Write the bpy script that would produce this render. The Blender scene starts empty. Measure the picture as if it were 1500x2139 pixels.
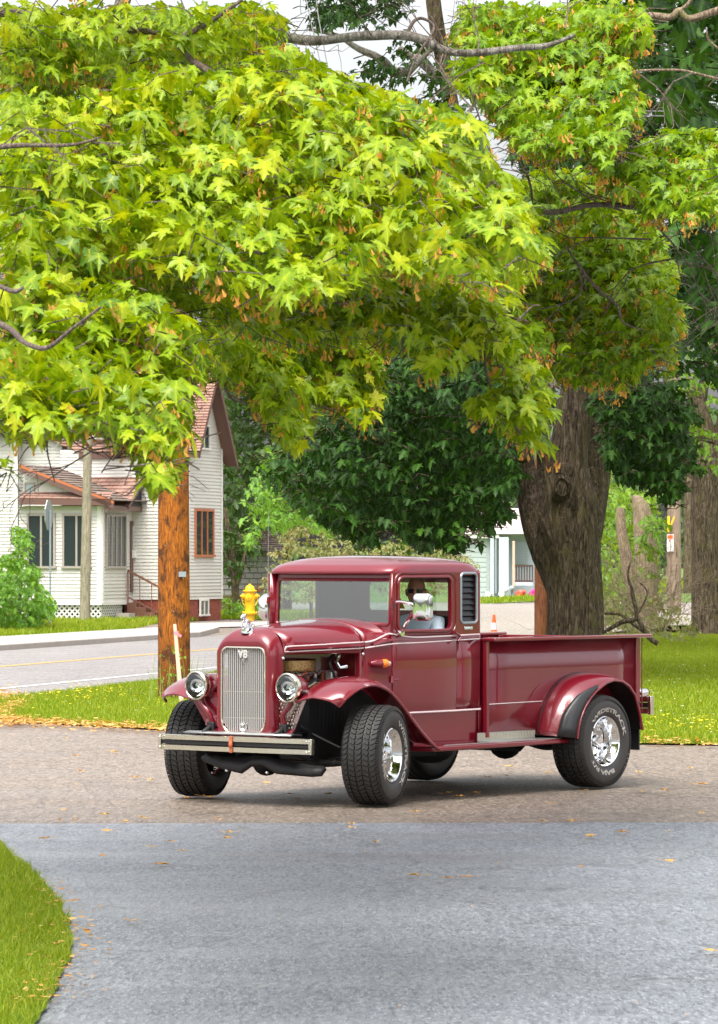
import bpy, math, random
import numpy as np
from mathutils import Vector, Matrix, noise
random.seed(7); rng = np.random.default_rng(7)
R = math.radians
sc = bpy.context.scene
COL = sc.collection

# ------------------------------------------------------------------ camera, sky, sun, exposure
FPX, HY, CH = 8100.0, 1170.0, 1.89          # focal length in photo pixels, horizon row, eye height
cam_d = bpy.data.cameras.new('camera'); cam = bpy.data.objects.new('camera', cam_d); COL.objects.link(cam)
cam.location = (0, 0, CH); cam.rotation_euler = (R(90), 0, 0)
cam_d.sensor_fit = 'HORIZONTAL'; cam_d.sensor_width = 36; cam_d.lens = 36*FPX/1500
cam_d.shift_y = (HY-1069.5)/2139*(2139/1500)
cam_d.clip_start = 0.5; cam_d.clip_end = 3000
cam_d.dof.use_dof = True; cam_d.dof.focus_distance = 30; cam_d.dof.aperture_fstop = 26
sc.camera = cam
world = bpy.data.worlds.new("World"); sc.world = world; world.use_nodes = True
wn = world.node_tree; wn.nodes.clear()
SUN_EL, SUN_AZ = R(64), R(196)               # azimuth measured clockwise from +Y
sky = wn.nodes.new('ShaderNodeTexSky'); sky.sky_type = 'NISHITA'; sky.sun_disc = False
sky.sun_elevation = SUN_EL; sky.sun_rotation = SUN_AZ; sky.dust_density = 6; sky.air_density = 1.0; sky.ozone_density = .6
hs = wn.nodes.new('ShaderNodeHueSaturation'); hs.inputs['Saturation'].default_value = .22; hs.inputs['Value'].default_value = 1.45
bg = wn.nodes.new('ShaderNodeBackground'); bg.inputs[1].default_value = .15
wo = wn.nodes.new('ShaderNodeOutputWorld')
wn.links.new(sky.outputs[0], hs.inputs['Color']); wn.links.new(hs.outputs[0], bg.inputs[0]); wn.links.new(bg.outputs[0], wo.inputs[0])
sd = bpy.data.lights.new('sun', 'SUN'); sun = bpy.data.objects.new('sun', sd); COL.objects.link(sun)
sd.energy = 1.1; sd.angle = R(35); sd.color = (1, .96, .88)
dirv = Vector((math.sin(SUN_AZ)*math.cos(SUN_EL), math.cos(SUN_AZ)*math.cos(SUN_EL), math.sin(SUN_EL)))
sun.rotation_euler = dirv.to_track_quat('Z', 'Y').to_euler()
sc.view_settings.view_transform = 'Standard'; sc.view_settings.look = 'None'
sc.view_settings.exposure = 0.9; sc.view_settings.gamma = 1; sc.view_settings.use_curve_mapping = False
sc.cycles.max_bounces = 7; sc.cycles.transparent_max_bounces = 12; sc.cycles.transmission_bounces = 5
sc.cycles.sample_clamp_indirect = 6

# ------------------------------------------------------------------ layout helpers
def P(px, py, d):                            # photo pixel at a distance -> point
    return Vector(((px-750)/FPX*d, d, CH+(HY-py)/FPX*d))
def G(px, py, z=0.0):                        # photo pixel on the ground
    d = FPX*(CH-z)/(py-HY); return Vector(((px-750)/FPX*d, d, z))

def tag(o, label=None, cat=None, group=None, kind=None):
    if label: o['label'] = label
    if cat: o['category'] = cat
    if group: o['group'] = group
    if kind: o['kind'] = kind
    return o
def empty(name, loc=(0, 0, 0), rz=0, label=None, cat=None, group=None):
    o = bpy.data.objects.new(name, None); COL.objects.link(o)
    o.location = loc; o.rotation_euler = (0, 0, rz); o.empty_display_size = .2
    return tag(o, label, cat, group)
def copy_tree(o, parent=None):
    c = o.copy(); COL.objects.link(c); c.parent = parent
    for ch in list(o.children): copy_tree(ch, c)
    return c

class MB:                                    # mesh builder: one build() = one object
    def __init__(s): s.v = []; s.f = []
    def add(s, vs, fs):
        n = len(s.v); s.v += [tuple(v) for v in vs]; s.f += [tuple(i+n for i in f) for f in fs]; return s
    def box(s, c, sz, rot=None, taper=1.0):
        hx, hy, hz = sz[0]/2, sz[1]/2, sz[2]/2; vs = []
        for z in (-1, 1):
            t = taper if z > 0 else 1
            for x, y in ((-1, -1), (1, -1), (1, 1), (-1, 1)): vs.append(Vector((x*hx*t, y*hy*t, z*hz)))
        if rot is not None: vs = [rot @ v for v in vs]
        c = Vector(c)
        return s.add([v+c for v in vs], [(3, 2, 1, 0), (4, 5, 6, 7), (0, 1, 5, 4), (1, 2, 6, 5), (2, 3, 7, 6), (3, 0, 4, 7)])
    def bb(s, x0, x1, y0, y1, z0, z1): return s.box(((x0+x1)/2, (y0+y1)/2, (z0+z1)/2), (abs(x1-x0), abs(y1-y0), abs(z1-z0)))
    def loft(s, rings, closed=True, cap0=False, cap1=False):
        n = len(rings[0]); base = len(s.v)
        for r in rings: s.v += [tuple(p) for p in r]
        for k in range(len(rings)-1):
            for i in range(n if closed else n-1):
                j = (i+1) % n; a = base+k*n
                s.f.append((a+i, a+j, a+n+j, a+n+i))
        if cap0: s.f.append(tuple(base+i for i in reversed(range(n))))
        if cap1: s.f.append(tuple(base+(len(rings)-1)*n+i for i in range(n)))
        return s
    def tube(s, pts, rad, n=8, caps=True, flat=1.0):
        pts = [Vector(p) for p in pts]
        if not hasattr(rad, '__len__'): rad = [rad]*len(pts)
        rings = []; u = None
        for i, p in enumerate(pts):
            t = (pts[min(i+1, len(pts)-1)]-pts[max(i-1, 0)])
            t = t.normalized() if t.length > 1e-9 else Vector((0, 0, 1))
            if u is None: u = t.orthogonal().normalized()
            else:
                u = u-t*u.dot(t); u = u.normalized() if u.length > 1e-6 else t.orthogonal().normalized()
            w = t.cross(u)
            rings.append([p+(u*math.cos(2*math.pi*k/n)+w*math.sin(2*math.pi*k/n)*flat)*rad[i] for k in range(n)])
        return s.loft(rings, True, caps, caps)
    def lathe(s, prof, o=(0, 0, 0), ax='z', n=24, caps=False):   # prof: (radius, along)
        o = Vector(o); rings = []
        for r, h in prof:
            ring = []
            for k in range(n):
                a = 2*math.pi*k/n; c, d = r*math.cos(a), r*math.sin(a)
                ring.append(o+Vector({'z': (c, d, h), 'x': (h, c, d), 'y': (d, h, c)}[ax]))
            rings.append(ring)
        return s.loft(rings, True, caps, caps)
    def ball(s, c, r, n=12, m=8, sc3=(1, 1, 1)):
        c = Vector(c)
        rings = [[c+Vector((r*sc3[0]*math.sin(math.pi*(j+.02)/(m+.04))*math.cos(2*math.pi*k/n), r*sc3[1]*math.sin(math.pi*(j+.02)/(m+.04))*math.sin(2*math.pi*k/n), -r*sc3[2]*math.cos(math.pi*(j+.02)/(m+.04)))) for k in range(n)] for j in range(m+1)]
        return s.loft(rings, True, True, True)
    def poly(s, pts): return s.add(pts, [tuple(range(len(pts)))])
    def bridge(s, a, b):
        n = len(a); return s.add(list(a)+list(b), [(i, (i+1) % n, n+(i+1) % n, n+i) for i in range(n)])
    def build(s, name, mat, parent=None, smooth=40, bevel=0, solid=0, sub=0, off=0):
        me = bpy.data.meshes.new(name); me.from_pydata(s.v, [], s.f); me.materials.append(mat)
        if smooth:
            me.polygons.foreach_set('use_smooth', [True]*len(me.polygons)); me.set_sharp_from_angle(angle=R(smooth))
        me.update()
        o = bpy.data.objects.new(name, me); COL.objects.link(o)
        if parent is not None: o.parent = parent
        if sub: m = o.modifiers.new('sub', 'SUBSURF'); m.levels = m.render_levels = sub
        if solid: m = o.modifiers.new('solid', 'SOLIDIFY'); m.thickness = solid; m.offset = off
        if bevel: m = o.modifiers.new('bev', 'BEVEL'); m.width = bevel; m.segments = 2; m.limit_method = 'ANGLE'; m.angle_limit = R(35)
        return o
def rrect(cx, cy, hx, hy, r, n=6):           # rounded rectangle, counter-clockwise
    if not hasattr(r, '__len__'): r = (r,)*4
    out = []
    for k, (sx, sy) in enumerate(((1, 1), (-1, 1), (-1, -1), (1, -1))):
        rr = r[k]
        for i in range(n+1):
            a = math.pi/2*k+math.pi/2*i/n
            out.append((cx+sx*(hx-rr)+rr*math.cos(a), cy+sy*(hy-rr)+rr*math.sin(a)))
    return out
def srect(hx, hy, e, n=48):
    return [(hx*math.copysign(abs(math.cos(a))**(2/e), math.cos(a)), hy*math.copysign(abs(math.sin(a))**(2/e), math.sin(a))) for a in [2*math.pi*i/n for i in range(n)]]
def lerp(a, b, t): return a+(b-a)*t
def interp(x, xs, ys): return float(np.interp(x, xs, ys))
def smoothpath(pts, n=6):                    # Catmull-Rom
    pts = [Vector(p) for p in pts]; out = []
    for i in range(len(pts)-1):
        p0, p1, p2, p3 = pts[max(i-1, 0)], pts[i], pts[i+1], pts[min(i+2, len(pts)-1)]
        for k in range(n):
            t = k/n
            out.append(.5*((2*p1)+(p2-p0)*t+(2*p0-5*p1+4*p2-p3)*t*t+(3*p1-p0-3*p2+p3)*t**3))
    out.append(pts[-1]); return out

def npmesh(name, V, F, mat, parent=None, attrs=None, smooth=False):   # V (n,3), F (m,k) same-size faces
    me = bpy.data.meshes.new(name); k = F.shape[1]
    me.vertices.add(len(V)); me.vertices.foreach_set('co', V.astype(np.float32).ravel())
    me.loops.add(F.size); me.loops.foreach_set('vertex_index', F.astype(np.int32).ravel())
    me.polygons.add(len(F)); me.polygons.foreach_set('loop_start', np.arange(0, F.size, k, dtype=np.int32))
    if smooth: me.polygons.foreach_set('use_smooth', np.ones(len(F), dtype=bool))
    me.materials.append(mat)
    if attrs:
        for an, arr in attrs.items():
            a = me.attributes.new(an, 'FLOAT', 'POINT'); a.data.foreach_set('value', arr.astype(np.float32))
    me.update(calc_edges=True)
    o = bpy.data.objects.new(name, me); COL.objects.link(o)
    if parent is not None: o.parent = parent
    return o

# ------------------------------------------------------------------ materials
def mat(name, color, rough=.6, metal=0, coat=0, spec=.5, trans=0, emit=None):
    m = bpy.data.materials.new(name); m.use_nodes = True; b = m.node_tree.nodes['Principled BSDF']
    b.inputs['Base Color'].default_value = (*color, 1); b.inputs['Roughness'].default_value = rough
    b.inputs['Metallic'].default_value = metal; b.inputs['Coat Weight'].default_value = coat
    b.inputs['Coat Roughness'].default_value = .03; b.inputs['Specular IOR Level'].default_value = spec
    return m
class NG:
    def __init__(s, m): s.t = m.node_tree; s.b = s.t.nodes['Principled BSDF']
    def n(s, typ, **kw):
        x = s.t.nodes.new(typ)
        for k, v in kw.items():
            if k.startswith('_'): setattr(x, k[1:], v)
            else: x.inputs[k.replace('__', ' ')].default_value = v
        return x
    def l(s, a, b): s.t.links.new(a, b)
    def coord(s, scale=(1, 1, 1), kind='Object'):
        tc = s.n('ShaderNodeTexCoord'); mp = s.n('ShaderNodeMapping'); mp.inputs['Scale'].default_value = scale
        s.l(tc.outputs[kind], mp.inputs[0]); return mp.outputs[0]
    def noise(s, vec, scale, detail=4, rough=.6, dist=0):
        x = s.n('ShaderNodeTexNoise', Scale=scale, Detail=detail, Roughness=rough, Distortion=dist); s.l(vec, x.inputs['Vector']); return x.outputs['Fac']
    def ramp(s, fac, stops):
        x = s.n('ShaderNodeValToRGB'); e = x.color_ramp.elements
        while len(e) < len(stops): e.new(.5)
        for k, (p, c) in enumerate(stops): e[k].position = p; e[k].color = (*c, 1) if len(c) == 3 else c
        s.l(fac, x.inputs[0]); return x.outputs[0]
    def mix(s, fac, a, b, mode='MIX'):
        x = s.n('ShaderNodeMix', _data_type='RGBA', _blend_type=mode)
        if hasattr(fac, 'links'): s.l(fac, x.inputs[0])
        else: x.inputs[0].default_value = fac
        for k, c in ((6, a), (7, b)):
            if hasattr(c, 'links'): s.l(c, x.inputs[k])
            else: x.inputs[k].default_value = (*c, 1)
        return x.outputs[2]
    def bump(s, h, strength=.5, dist=.01):
        x = s.n('ShaderNodeBump', Strength=strength, Distance=dist); s.l(h, x.inputs['Height']); s.l(x.outputs[0], s.b.inputs['Normal']); return x
    def base(s, c): s.l(c, s.b.inputs['Base Color'])

g3 = lambda v: (v, v, v)
def asphalt(name, c0, c1, speck, wet, gs_=30):
    m = mat(name, c0, .6); k = NG(m); v = k.coord((1, .22, 1))
    big = k.noise(v, .35, 5, .6); streak = k.noise(k.coord((.35, .7, 1)), 1.1, 4, .6)
    fine = k.noise(v, gs_, 3, .75); mid = k.noise(v, 9, 4, .7); ve = k.n('ShaderNodeTexVoronoi', _feature='DISTANCE_TO_EDGE', Scale=.42)
    wv2 = k.n('ShaderNodeVectorMath', _operation='ADD'); nz2 = k.n('ShaderNodeTexNoise', Scale=1.3, Detail=5.0); k.l(k.coord(), nz2.inputs['Vector']); k.l(k.coord((1, .5, 1)), wv2.inputs[0]); k.l(nz2.outputs['Color'], wv2.inputs[1]); k.l(wv2.outputs[0], ve.inputs['Vector'])
    crk = k.ramp(ve.outputs['Distance'], [(.0, g3(.55)), (.006, g3(0))])
    col = k.mix(k.ramp(big, [(.35, g3(0)), (.68, g3(1))]), c0, c1)
    col = k.mix(k.ramp(streak, [(.4, g3(0)), (.7, g3(.28))]), col, tuple(x*.7 for x in c0))
    col = k.mix(k.ramp(fine, [(.36, g3(.75)), (.48, g3(0))]), col, tuple(x*.35 for x in c0))
    col = k.mix(k.ramp(fine, [(.54, g3(0)), (.70, g3(.6))]), col, speck)
    vo = k.n('ShaderNodeTexVoronoi', Scale=gs_*.8); k.l(v, vo.inputs['Vector'])
    col = k.mix(k.ramp(vo.outputs['Distance'], [(.12, g3(.55)), (.3, g3(0))]), col, speck)
    col = k.mix(k.ramp(mid, [(.35, g3(.13)), (.6, g3(0))]), col, g3(.03))
    col = k.mix(crk, col, g3(.045)); oil = k.noise(k.coord((.8, .8, 1)), .7, 2, .5); col = k.mix(k.ramp(oil, [(.62, g3(0)), (.74, g3(.2))]), col, g3(.05))
    k.base(col)
    pud = k.noise(k.coord((.3, 1.1, 1)), .9, 3, .5)
    rr = k.ramp(pud, [(.4, g3(wet[0])), (.66, g3(wet[1]))]); k.l(rr, k.b.inputs['Roughness'])
    k.bump(fine, .6, .012); return m
M = {}
M['asphalt_old'] = asphalt('weathered_asphalt', (.185, .145, .115), (.225, .18, .145), (.45, .37, .29), (.55, .40), 34)
M['asphalt_new'] = asphalt('new_asphalt', (.19, .205, .235), (.235, .25, .278), (.46, .48, .51), (.48, .32), 48)
M['road'] = asphalt('road_asphalt', (.23, .205, .195), (.29, .265, .25), (.42, .39, .37), (.5, .34), 16)
M['gravel'] = asphalt('gravel_lot', (.27, .235, .195), (.33, .29, .245), (.42, .38, .33), (.8, .7), 10)
M['concrete'] = mat('concrete', (.36, .32, .29), .85); k = NG(M['concrete']); v = k.coord()
k.base(k.mix(k.noise(v, 3, 6, .7), (.30, .26, .235), (.44, .40, .36))); k.bump(k.noise(v, 60), .3, .004)
M['paint_yellow'] = mat('yellow_road_paint', (.62, .36, .06), .7); k = NG(M['paint_yellow']); v = k.coord()
k.base(k.mix(k.ramp(k.noise(v, 14, 5, .7), [(.38, g3(1)), (.5, g3(0))]), (.66, .38, .06), (.36, .26, .16)))
M['paint_white'] = mat('white_road_paint', (.7, .7, .68), .6); k = NG(M['paint_white']); v = k.coord()
k.base(k.mix(k.ramp(k.noise(v, 14, 5, .7), [(.36, g3(1)), (.5, g3(0))]), (.72, .72, .7), (.3, .29, .28)))
M['wet'] = mat('wet_patch', (.12, .11, .10), .16, spec=.8)
M['soil'] = mat('lawn_soil', (.09, .13, .02), .95); k = NG(M['soil']); v = k.coord()
k.base(k.ramp(k.noise(v, 3, 6, .7), [(.3, (.05, .10, .012)), (.55, (.11, .19, .02)), (.75, (.20, .20, .05))]))

def leafmat(name, ca, cb, cc, tr=.45, rough=.45, spec=.4):
    m = mat(name, ca, rough, spec=spec); k = NG(m)
    at = k.n('ShaderNodeAttribute', _attribute_name='var')
    col = k.ramp(at.outputs['Fac'], [(0, ca), (.5, cb), (1, cc)])
    rb = k.n('ShaderNodeAttribute', _attribute_name='rib'); rp = k.n('ShaderNodeMath', _operation='POWER'); k.l(rb.outputs['Fac'], rp.inputs[0]); rp.inputs[1].default_value = 3.0
    rm = k.n('ShaderNodeMath', _operation='MULTIPLY'); k.l(rp.outputs[0], rm.inputs[0]); rm.inputs[1].default_value = .45
    col = k.mix(rm.outputs[0], col, tuple(min(.8, x*1.5+.03) for x in cc))
    k.base(col)
    tl = k.n('ShaderNodeBsdfTranslucent'); t2 = k.mix(1.0, col, (1.25, 1.15, .45), 'MULTIPLY'); k.l(t2, tl.inputs[0])
    ms = k.n('ShaderNodeMixShader'); ms.inputs[0].default_value = tr
    out = k.t.nodes['Material Output']
    k.l(k.b.outputs[0], ms.inputs[1]); k.l(tl.outputs[0], ms.inputs[2]); k.l(ms.outputs[0], out.inputs[0])
    return m
M['leaf_near'] = leafmat('maple_leaf_lime', (.055, .14, .003), (.215, .335, .004), (.43, .455, .006), .38, .36, .3)
M['leaf_right'] = leafmat('maple_leaf_green', (.055, .145, .003), (.175, .305, .005), (.34, .42, .008), .38, .38, .3)
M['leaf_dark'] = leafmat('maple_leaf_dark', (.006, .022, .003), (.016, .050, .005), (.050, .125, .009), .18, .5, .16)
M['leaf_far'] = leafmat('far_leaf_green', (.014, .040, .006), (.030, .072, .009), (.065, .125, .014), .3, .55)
M['leaf_light'] = leafmat('light_green_leaf', (.06, .15, .008), (.125, .25, .012), (.24, .36, .02), .45, .5)
M['leaf_bush'] = leafmat('bush_leaf', (.10, .17, .04), (.17, .24, .06), (.33, .22, .12), .4, .6)
M['leaf_shrub'] = leafmat('shrub_leaf', (.05, .14, .015), (.11, .26, .02), (.22, .38, .03), .4, .5)
M['grass'] = leafmat('grass_blade', (.13, .22, .006), (.25, .345, .008), (.42, .42, .05), .45, .5)
M['seed'] = leafmat('orange_seed_wing', (.50, .20, .02), (.62, .27, .04), (.66, .38, .10), .4, .6)
M['litter'] = leafmat('fallen_leaf_orange', (.42, .20, .05), (.62, .32, .08), (.68, .48, .18), .2, .7)
M['flower'] = leafmat('yellow_flower', (.75, .55, .01), (.8, .62, .01), (.85, .72, .03), .2, .6)
M['clover'] = leafmat('white_clover', (.6, .6, .5), (.7, .7, .6), (.75, .75, .7), .2, .6)

def bark(name, dark, mid, light, moss, s=1.0, bs=1.0):
    m = mat(name, mid, .9, spec=.2); k = NG(m); v = k.coord((s*9, s*9, s*1.4)); w = k.coord((s, s, s))
    n1 = k.noise(v, 2.2, 7, .72, 1.2); n2 = k.noise(w, 2.5, 5, .65)
    col = k.ramp(n1, [(.38, dark), (.5, mid), (.62, light)])
    col = k.mix(k.ramp(n2, [(.52, g3(0)), (.68, g3(.7))]), col, moss)
    li = k.noise(w, 11, 5, .7); col = k.mix(k.ramp(li, [(.6, g3(0)), (.68, g3(.55))]), col, tuple(x*1.5 for x in light))
    k.base(col); k.bump(n1, 1.0, .09*bs); return m
M['bark'] = bark('maple_bark', (.026, .019, .012), (.11, .08, .052), (.25, .19, .13), (.15, .13, .04))
M['bark_near'] = bark('branch_bark', (.05, .035, .028), (.14, .10, .085), (.28, .22, .19), (.16, .15, .10), 6, .1)
M['bark_lichen'] = bark('lichen_bark', (.07, .06, .045), (.20, .17, .14), (.38, .36, .32), (.24, .26, .19), 2, .3)
M['dead_wood'] = bark('dead_wood', (.10, .07, .05), (.25, .18, .12), (.42, .33, .24), (.20, .2, .05), 2, .3)

m = mat('utility_pole_wood', (.3, .12, .03), .75, spec=.25); k = NG(m); v = k.coord((24, 24, 2.6)); w = k.coord((2.2, 2.2, 1.2))
n1 = k.noise(v, 3, 8, .75, .5); n2 = k.noise(w, 2.4, 6, .7, .6)
col = k.ramp(n1, [(.38, (.07, .02, .005)), (.5, (.31, .092, .008)), (.64, (.50, .17, .012))])
col = k.mix(k.ramp(n2, [(.50, g3(0)), (.60, g3(.85))]), col, (.045, .018, .008))
k.base(col); k.bump(n1, .8, .012); M['pole_orange'] = m
tcg = k.n('ShaderNodeTexCoord'); sp = k.n('ShaderNodeSeparateXYZ'); k.l(tcg.outputs['Object'], sp.inputs[0])
low = k.ramp(sp.outputs[2], [(0.0, g3(.85)), (1.0, g3(0))]); k.base(k.mix(low, col, (.07, .022, .010)))
def wood(name, a, b, c, sc1=(12, 12, 1)):
    m = mat(name, b, .85, spec=.2); k = NG(m); n1 = k.noise(k.coord(sc1), 3, 7, .7, .4); n2 = k.noise(k.coord(), 2.2, 5, .6)
    k.base(k.mix(k.ramp(n2, [(.45, g3(0)), (.7, g3(.5))]), k.ramp(n1, [(.35, a), (.5, b), (.7, c)]), a)); k.bump(n1, .6, .01); return m
M['pole_grey'] = wood('grey_pole_wood', (.14, .12, .08), (.26, .23, .16), (.38, .35, .26))
M['pole_tan'] = wood('tan_pole_wood', (.15, .11, .07), (.26, .20, .14), (.34, .27, .20))
M['pole_red'] = wood('red_pole_wood', (.07, .025, .012), (.19, .07, .03), (.28, .11, .05))
M['siding'] = mat('cream_siding', (.64, .60, .53), .55); k = NG(M['siding']); v = k.coord()
k.base(k.mix(k.noise(v, .7, 5, .6), (.64, .62, .57), (.54, .52, .47))); 
M['trim_white'] = mat('white_trim', (.72, .70, .66), .5)
M['trim_brown'] = mat('brown_trim', (.13, .065, .05), .5)
M['trim_rust'] = mat('rust_fascia', (.42, .13, .05), .55)
M['steps'] = mat('brown_step_paint', (.17, .07, .045), .6)
def shingle(name, a, b, c):
    m = mat(name, b, .9, spec=.2); k = NG(m); v = k.coord()
    br = k.n('ShaderNodeTexBrick', Scale=1.0, Color1=(*a, 1), Color2=(*b, 1), Mortar=(*[x*.35 for x in a], 1)); br.inputs['Mortar Size'].default_value = .012
    br.inputs['Brick Width'].default_value = .3; br.inputs['Row Height'].default_value = .14
    uv = k.n('ShaderNodeTexCoord'); k.l(uv.outputs['UV'], br.inputs['Vector'])
    k.base(k.mix(k.ramp(k.noise(v, 1.2, 5, .7), [(.4, g3(0)), (.7, g3(.6))]), br.outputs[0], c)); k.bump(br.outputs['Fac'], .3, .02); return m
M['shingle'] = shingle('brown_shingle', (.24, .13, .10), (.30, .175, .135), (.36, .23, .18))
M['shingle_dark'] = shingle('grey_brown_shingle', (.14, .105, .085), (.20, .15, .125), (.26, .20, .17))
M['shingle_grey'] = shingle('grey_wall_shingle', (.26, .25, .23), (.31, .30, .28), (.20, .17, .15))
M['brick'] = mat('red_masonry', (.30, .06, .035), .8); k = NG(M['brick']); v = k.coord()
n1 = k.noise(v, 7, 5, .7, 1.5); k.base(k.ramp(n1, [(.35, (.12, .03, .02)), (.5, (.28, .065, .04)), (.7, (.36, .10, .06))])); k.bump(n1, .8, .04)
M['frame_taupe'] = mat('taupe_window_frame', (.33, .29, .25), .5)
M['grille_bar'] = mat('polished_grille_bar', (.80, .78, .76), .28, .55)
M['pane'] = mat('dark_window_pane', (.025, .035, .035), .06, spec=.8); 
M['curtain'] = mat('pale_curtain', (.35, .40, .36), .8)
M['hydrant'] = mat('yellow_hydrant_paint', (.80, .46, .01), .4); k = NG(M['hydrant']); v = k.coord()
k.base(k.mix(k.ramp(k.noise(v, 9, 5, .7), [(.55, g3(0)), (.72, g3(.6))]), (.82, .48, .01), (.55, .22, .02)))
M['sheet_metal'] = mat('sign_aluminium', (.42, .45, .47), .35, .8)
M['galv'] = mat('galvanised_post', (.36, .41, .44), .4, .7)
M['stake'] = mat('pale_wood_stake', (.62, .42, .32), .8)
M['pink'] = mat('pink_ribbon', (.85, .25, .30), .6)
M['cone_orange'] = mat('cone_orange', (.85, .10, .01), .45)
M['cone_white'] = mat('cone_reflective_band', (.55, .57, .58), .5)
M['green_paint'] = mat('blue_green_siding', (.36, .41, .39), .6)
M['post_white'] = mat('porch_white', (.50, .56, .62), .6)
M['rail_brown'] = mat('porch_rail_brown', (.07, .035, .03), .6)
M['red_toy'] = mat('red_plastic', (.75, .10, .06), .4)
M['pink_toy'] = mat('magenta_plastic', (.8, .02, .25), .4)
M['wire'] = mat('grey_wire', (.25, .25, .26), .5)

# truck materials
m = mat('wine_red_paint', (.16, .006, .018), .28, .12, 1.0); k = NG(m); v = k.coord()
k.base(k.mix(k.noise(v, 1.3, 3, .5), (.165, .004, .014), (.205, .006, .017)))
k.bump(k.noise(v, 2.1, 2, .5), .13, .03); M['paint'] = m
M['paint_line'] = mat('silver_pinstripe', (.78, .62, .62), .25, .3, .5)
M['chrome'] = mat('chrome', (.80, .81, .82), .07, 1.0)
M['chrome_soft'] = mat('warm_reflection_chrome', (.74, .70, .58), .2, 1.0); k = NG(M['chrome_soft']); k.bump(k.noise(k.coord(), 8, 3), .2, .01)  # warm tint puts the reflected yellow-green of the grass into the colour
M['rubber'] = mat('tyre_rubber', (.022, .021, .021), .62, spec=.4); k = NG(M['rubber']); k.base(k.mix(k.noise(k.coord(), 5, 4), (.016, .016, .016), (.038, .034, .032)))
M['sidewall'] = mat('tyre_sidewall', (.045, .042, .041), .5, spec=.4)
M['letter'] = mat('white_tyre_lettering', (.55, .52, .48), .6)
M['black'] = mat('black_underbody', (.012, .012, .013), .6)
M['black_gloss'] = mat('black_vinyl', (.02, .021, .023), .35)
M['interior'] = mat('dark_interior', (.012, .012, .014), .8)
M['gold'] = mat('air_cleaner_gold', (.52, .33, .12), .45, .5); k = NG(M['gold']); wv = k.n('ShaderNodeTexVoronoi', Scale=60.0); k.l(k.coord(), wv.inputs['Vector']); k.base(k.mix(k.ramp(wv.outputs['Distance'], [(.2, g3(.7)), (.5, g3(0))]), (.60, .38, .15), (.12, .07, .03)))
M['engine'] = mat('engine_grey', (.10, .10, .10), .4, .7)
M['amber'] = mat('amber_lens', (.95, .22, .01), .15, coat=1)
M['tail_red'] = mat('red_tail_lens', (.5, .01, .01), .15, coat=1)
M['orange_clamp'] = mat('rusty_orange_clamp', (.50, .12, .05), .55)
M['step'] = mat('aluminium_step_plate', (.55, .55, .54), .35, .9)
M['diamond'] = mat('diamond_plate', (.55, .45, .47), .28, .9)
M['skin'] = mat('skin', (.48, .23, .14), .55); M['skin'].node_tree.nodes['Principled BSDF'].inputs['Subsurface Weight'].default_value = .1
M['shirt'] = mat('pale_blue_shirt', (.62, .75, .88), .85); k = NG(M['shirt']); k.bump(k.noise(k.coord(), 9, 4, .6, .5), .6, .02)
M['trouser'] = mat('dark_green_trousers', (.03, .07, .06), .85)
M['shades'] = mat('black_sunglasses', (.008, .008, .01), .1, coat=1)
M['belt_yellow'] = mat('yellow_strap', (.85, .50, .01), .6)
def glassmat(name, tint, refl, rough=.0):
    m = bpy.data.materials.new(name); m.use_nodes = True; t = m.node_tree; t.nodes.clear()
    tr = t.nodes.new('ShaderNodeBsdfTransparent'); tr.inputs[0].default_value = (*tint, 1)
    gl = t.nodes.new('ShaderNodeBsdfGlossy'); gl.inputs['Roughness'].default_value = rough; gl.inputs[0].default_value = (1, 1, 1, 1)
    fr = t.nodes.new('ShaderNodeFresnel'); fr.inputs[0].default_value = refl
    ms = t.nodes.new('ShaderNodeMixShader'); o = t.nodes.new('ShaderNodeOutputMaterial')
    t.links.new(fr.outputs[0], ms.inputs[0]); t.links.new(tr.outputs[0], ms.inputs[1]); t.links.new(gl.outputs[0], ms.inputs[2]); t.links.new(ms.outputs[0], o.inputs[0])
    return m
M['glass'] = glassmat('window_glass', (.60, .76, .72), 2.7)
M['lens'] = glassmat('headlight_glass', (.92, .95, .94), 1.6, .05)
M['tint'] = mat('black_louvre', (.015, .015, .017), .25)
# ================================================================== GROUND
def sheet(name, pts, z, mt, kind='structure', label=None):
    b = MB(); b.poly([(p[0], p[1], z) for p in pts]); return tag(b.build(name, mt, smooth=0), label, kind=kind)
sheet('ground', [(-700, -60), (700, -60), (700, 900), (-700, 900)], -.03, M['soil'])
sheet('side_street', [(-40, 27.9), (40, 27.9), (40, 42), (60, 175), (-60, 175), (-14, 42), (-40, 42)], -.016, M['asphalt_old'], label='tan weathered asphalt of the side street under the pickup')
sheet('driveway', [(-40, -10), (40, -10), (40, 28.25), (12, 27.95)]+[(3-i*.12, 28.12-.012*i*.3+.05*noise.noise(Vector((i*.31, 0, 0)))+.03*noise.noise(Vector((i*1.7, 3, 0)))) for i in range(60)]+[(-8, 27.8), (-40, 27.6)], -.010, M['asphalt_new'], label='grey blue newer asphalt in the foreground')
rd = Vector((.238, .971, 0)); rn = Vector((.971, -.238, 0))          # main road direction, right normal
yl = Vector((-6.36, 68.6, 0))                                        # a point of the centre line
def strip(name, o0, o1, s0, s1, z, mt, label=None):
    q = [yl+rn*o0+rd*s0, yl+rn*o1+rd*s0, yl+rn*o1+rd*s1, yl+rn*o0+rd*s1]
    return sheet(name, q, z, mt, label=label)
strip('road', -4.1, 5.4, -70, 330, -.004, M['road'], 'grey main road running away past the white house')
strip('centre_line', -.16, .0, -60, 300, .002, M['paint_yellow'], 'yellow centre line of the road')
strip('edge_line', 3.75, 3.88, -60, 300, .002, M['paint_white'], 'white edge line of the road nearer the utility pole')
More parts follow.
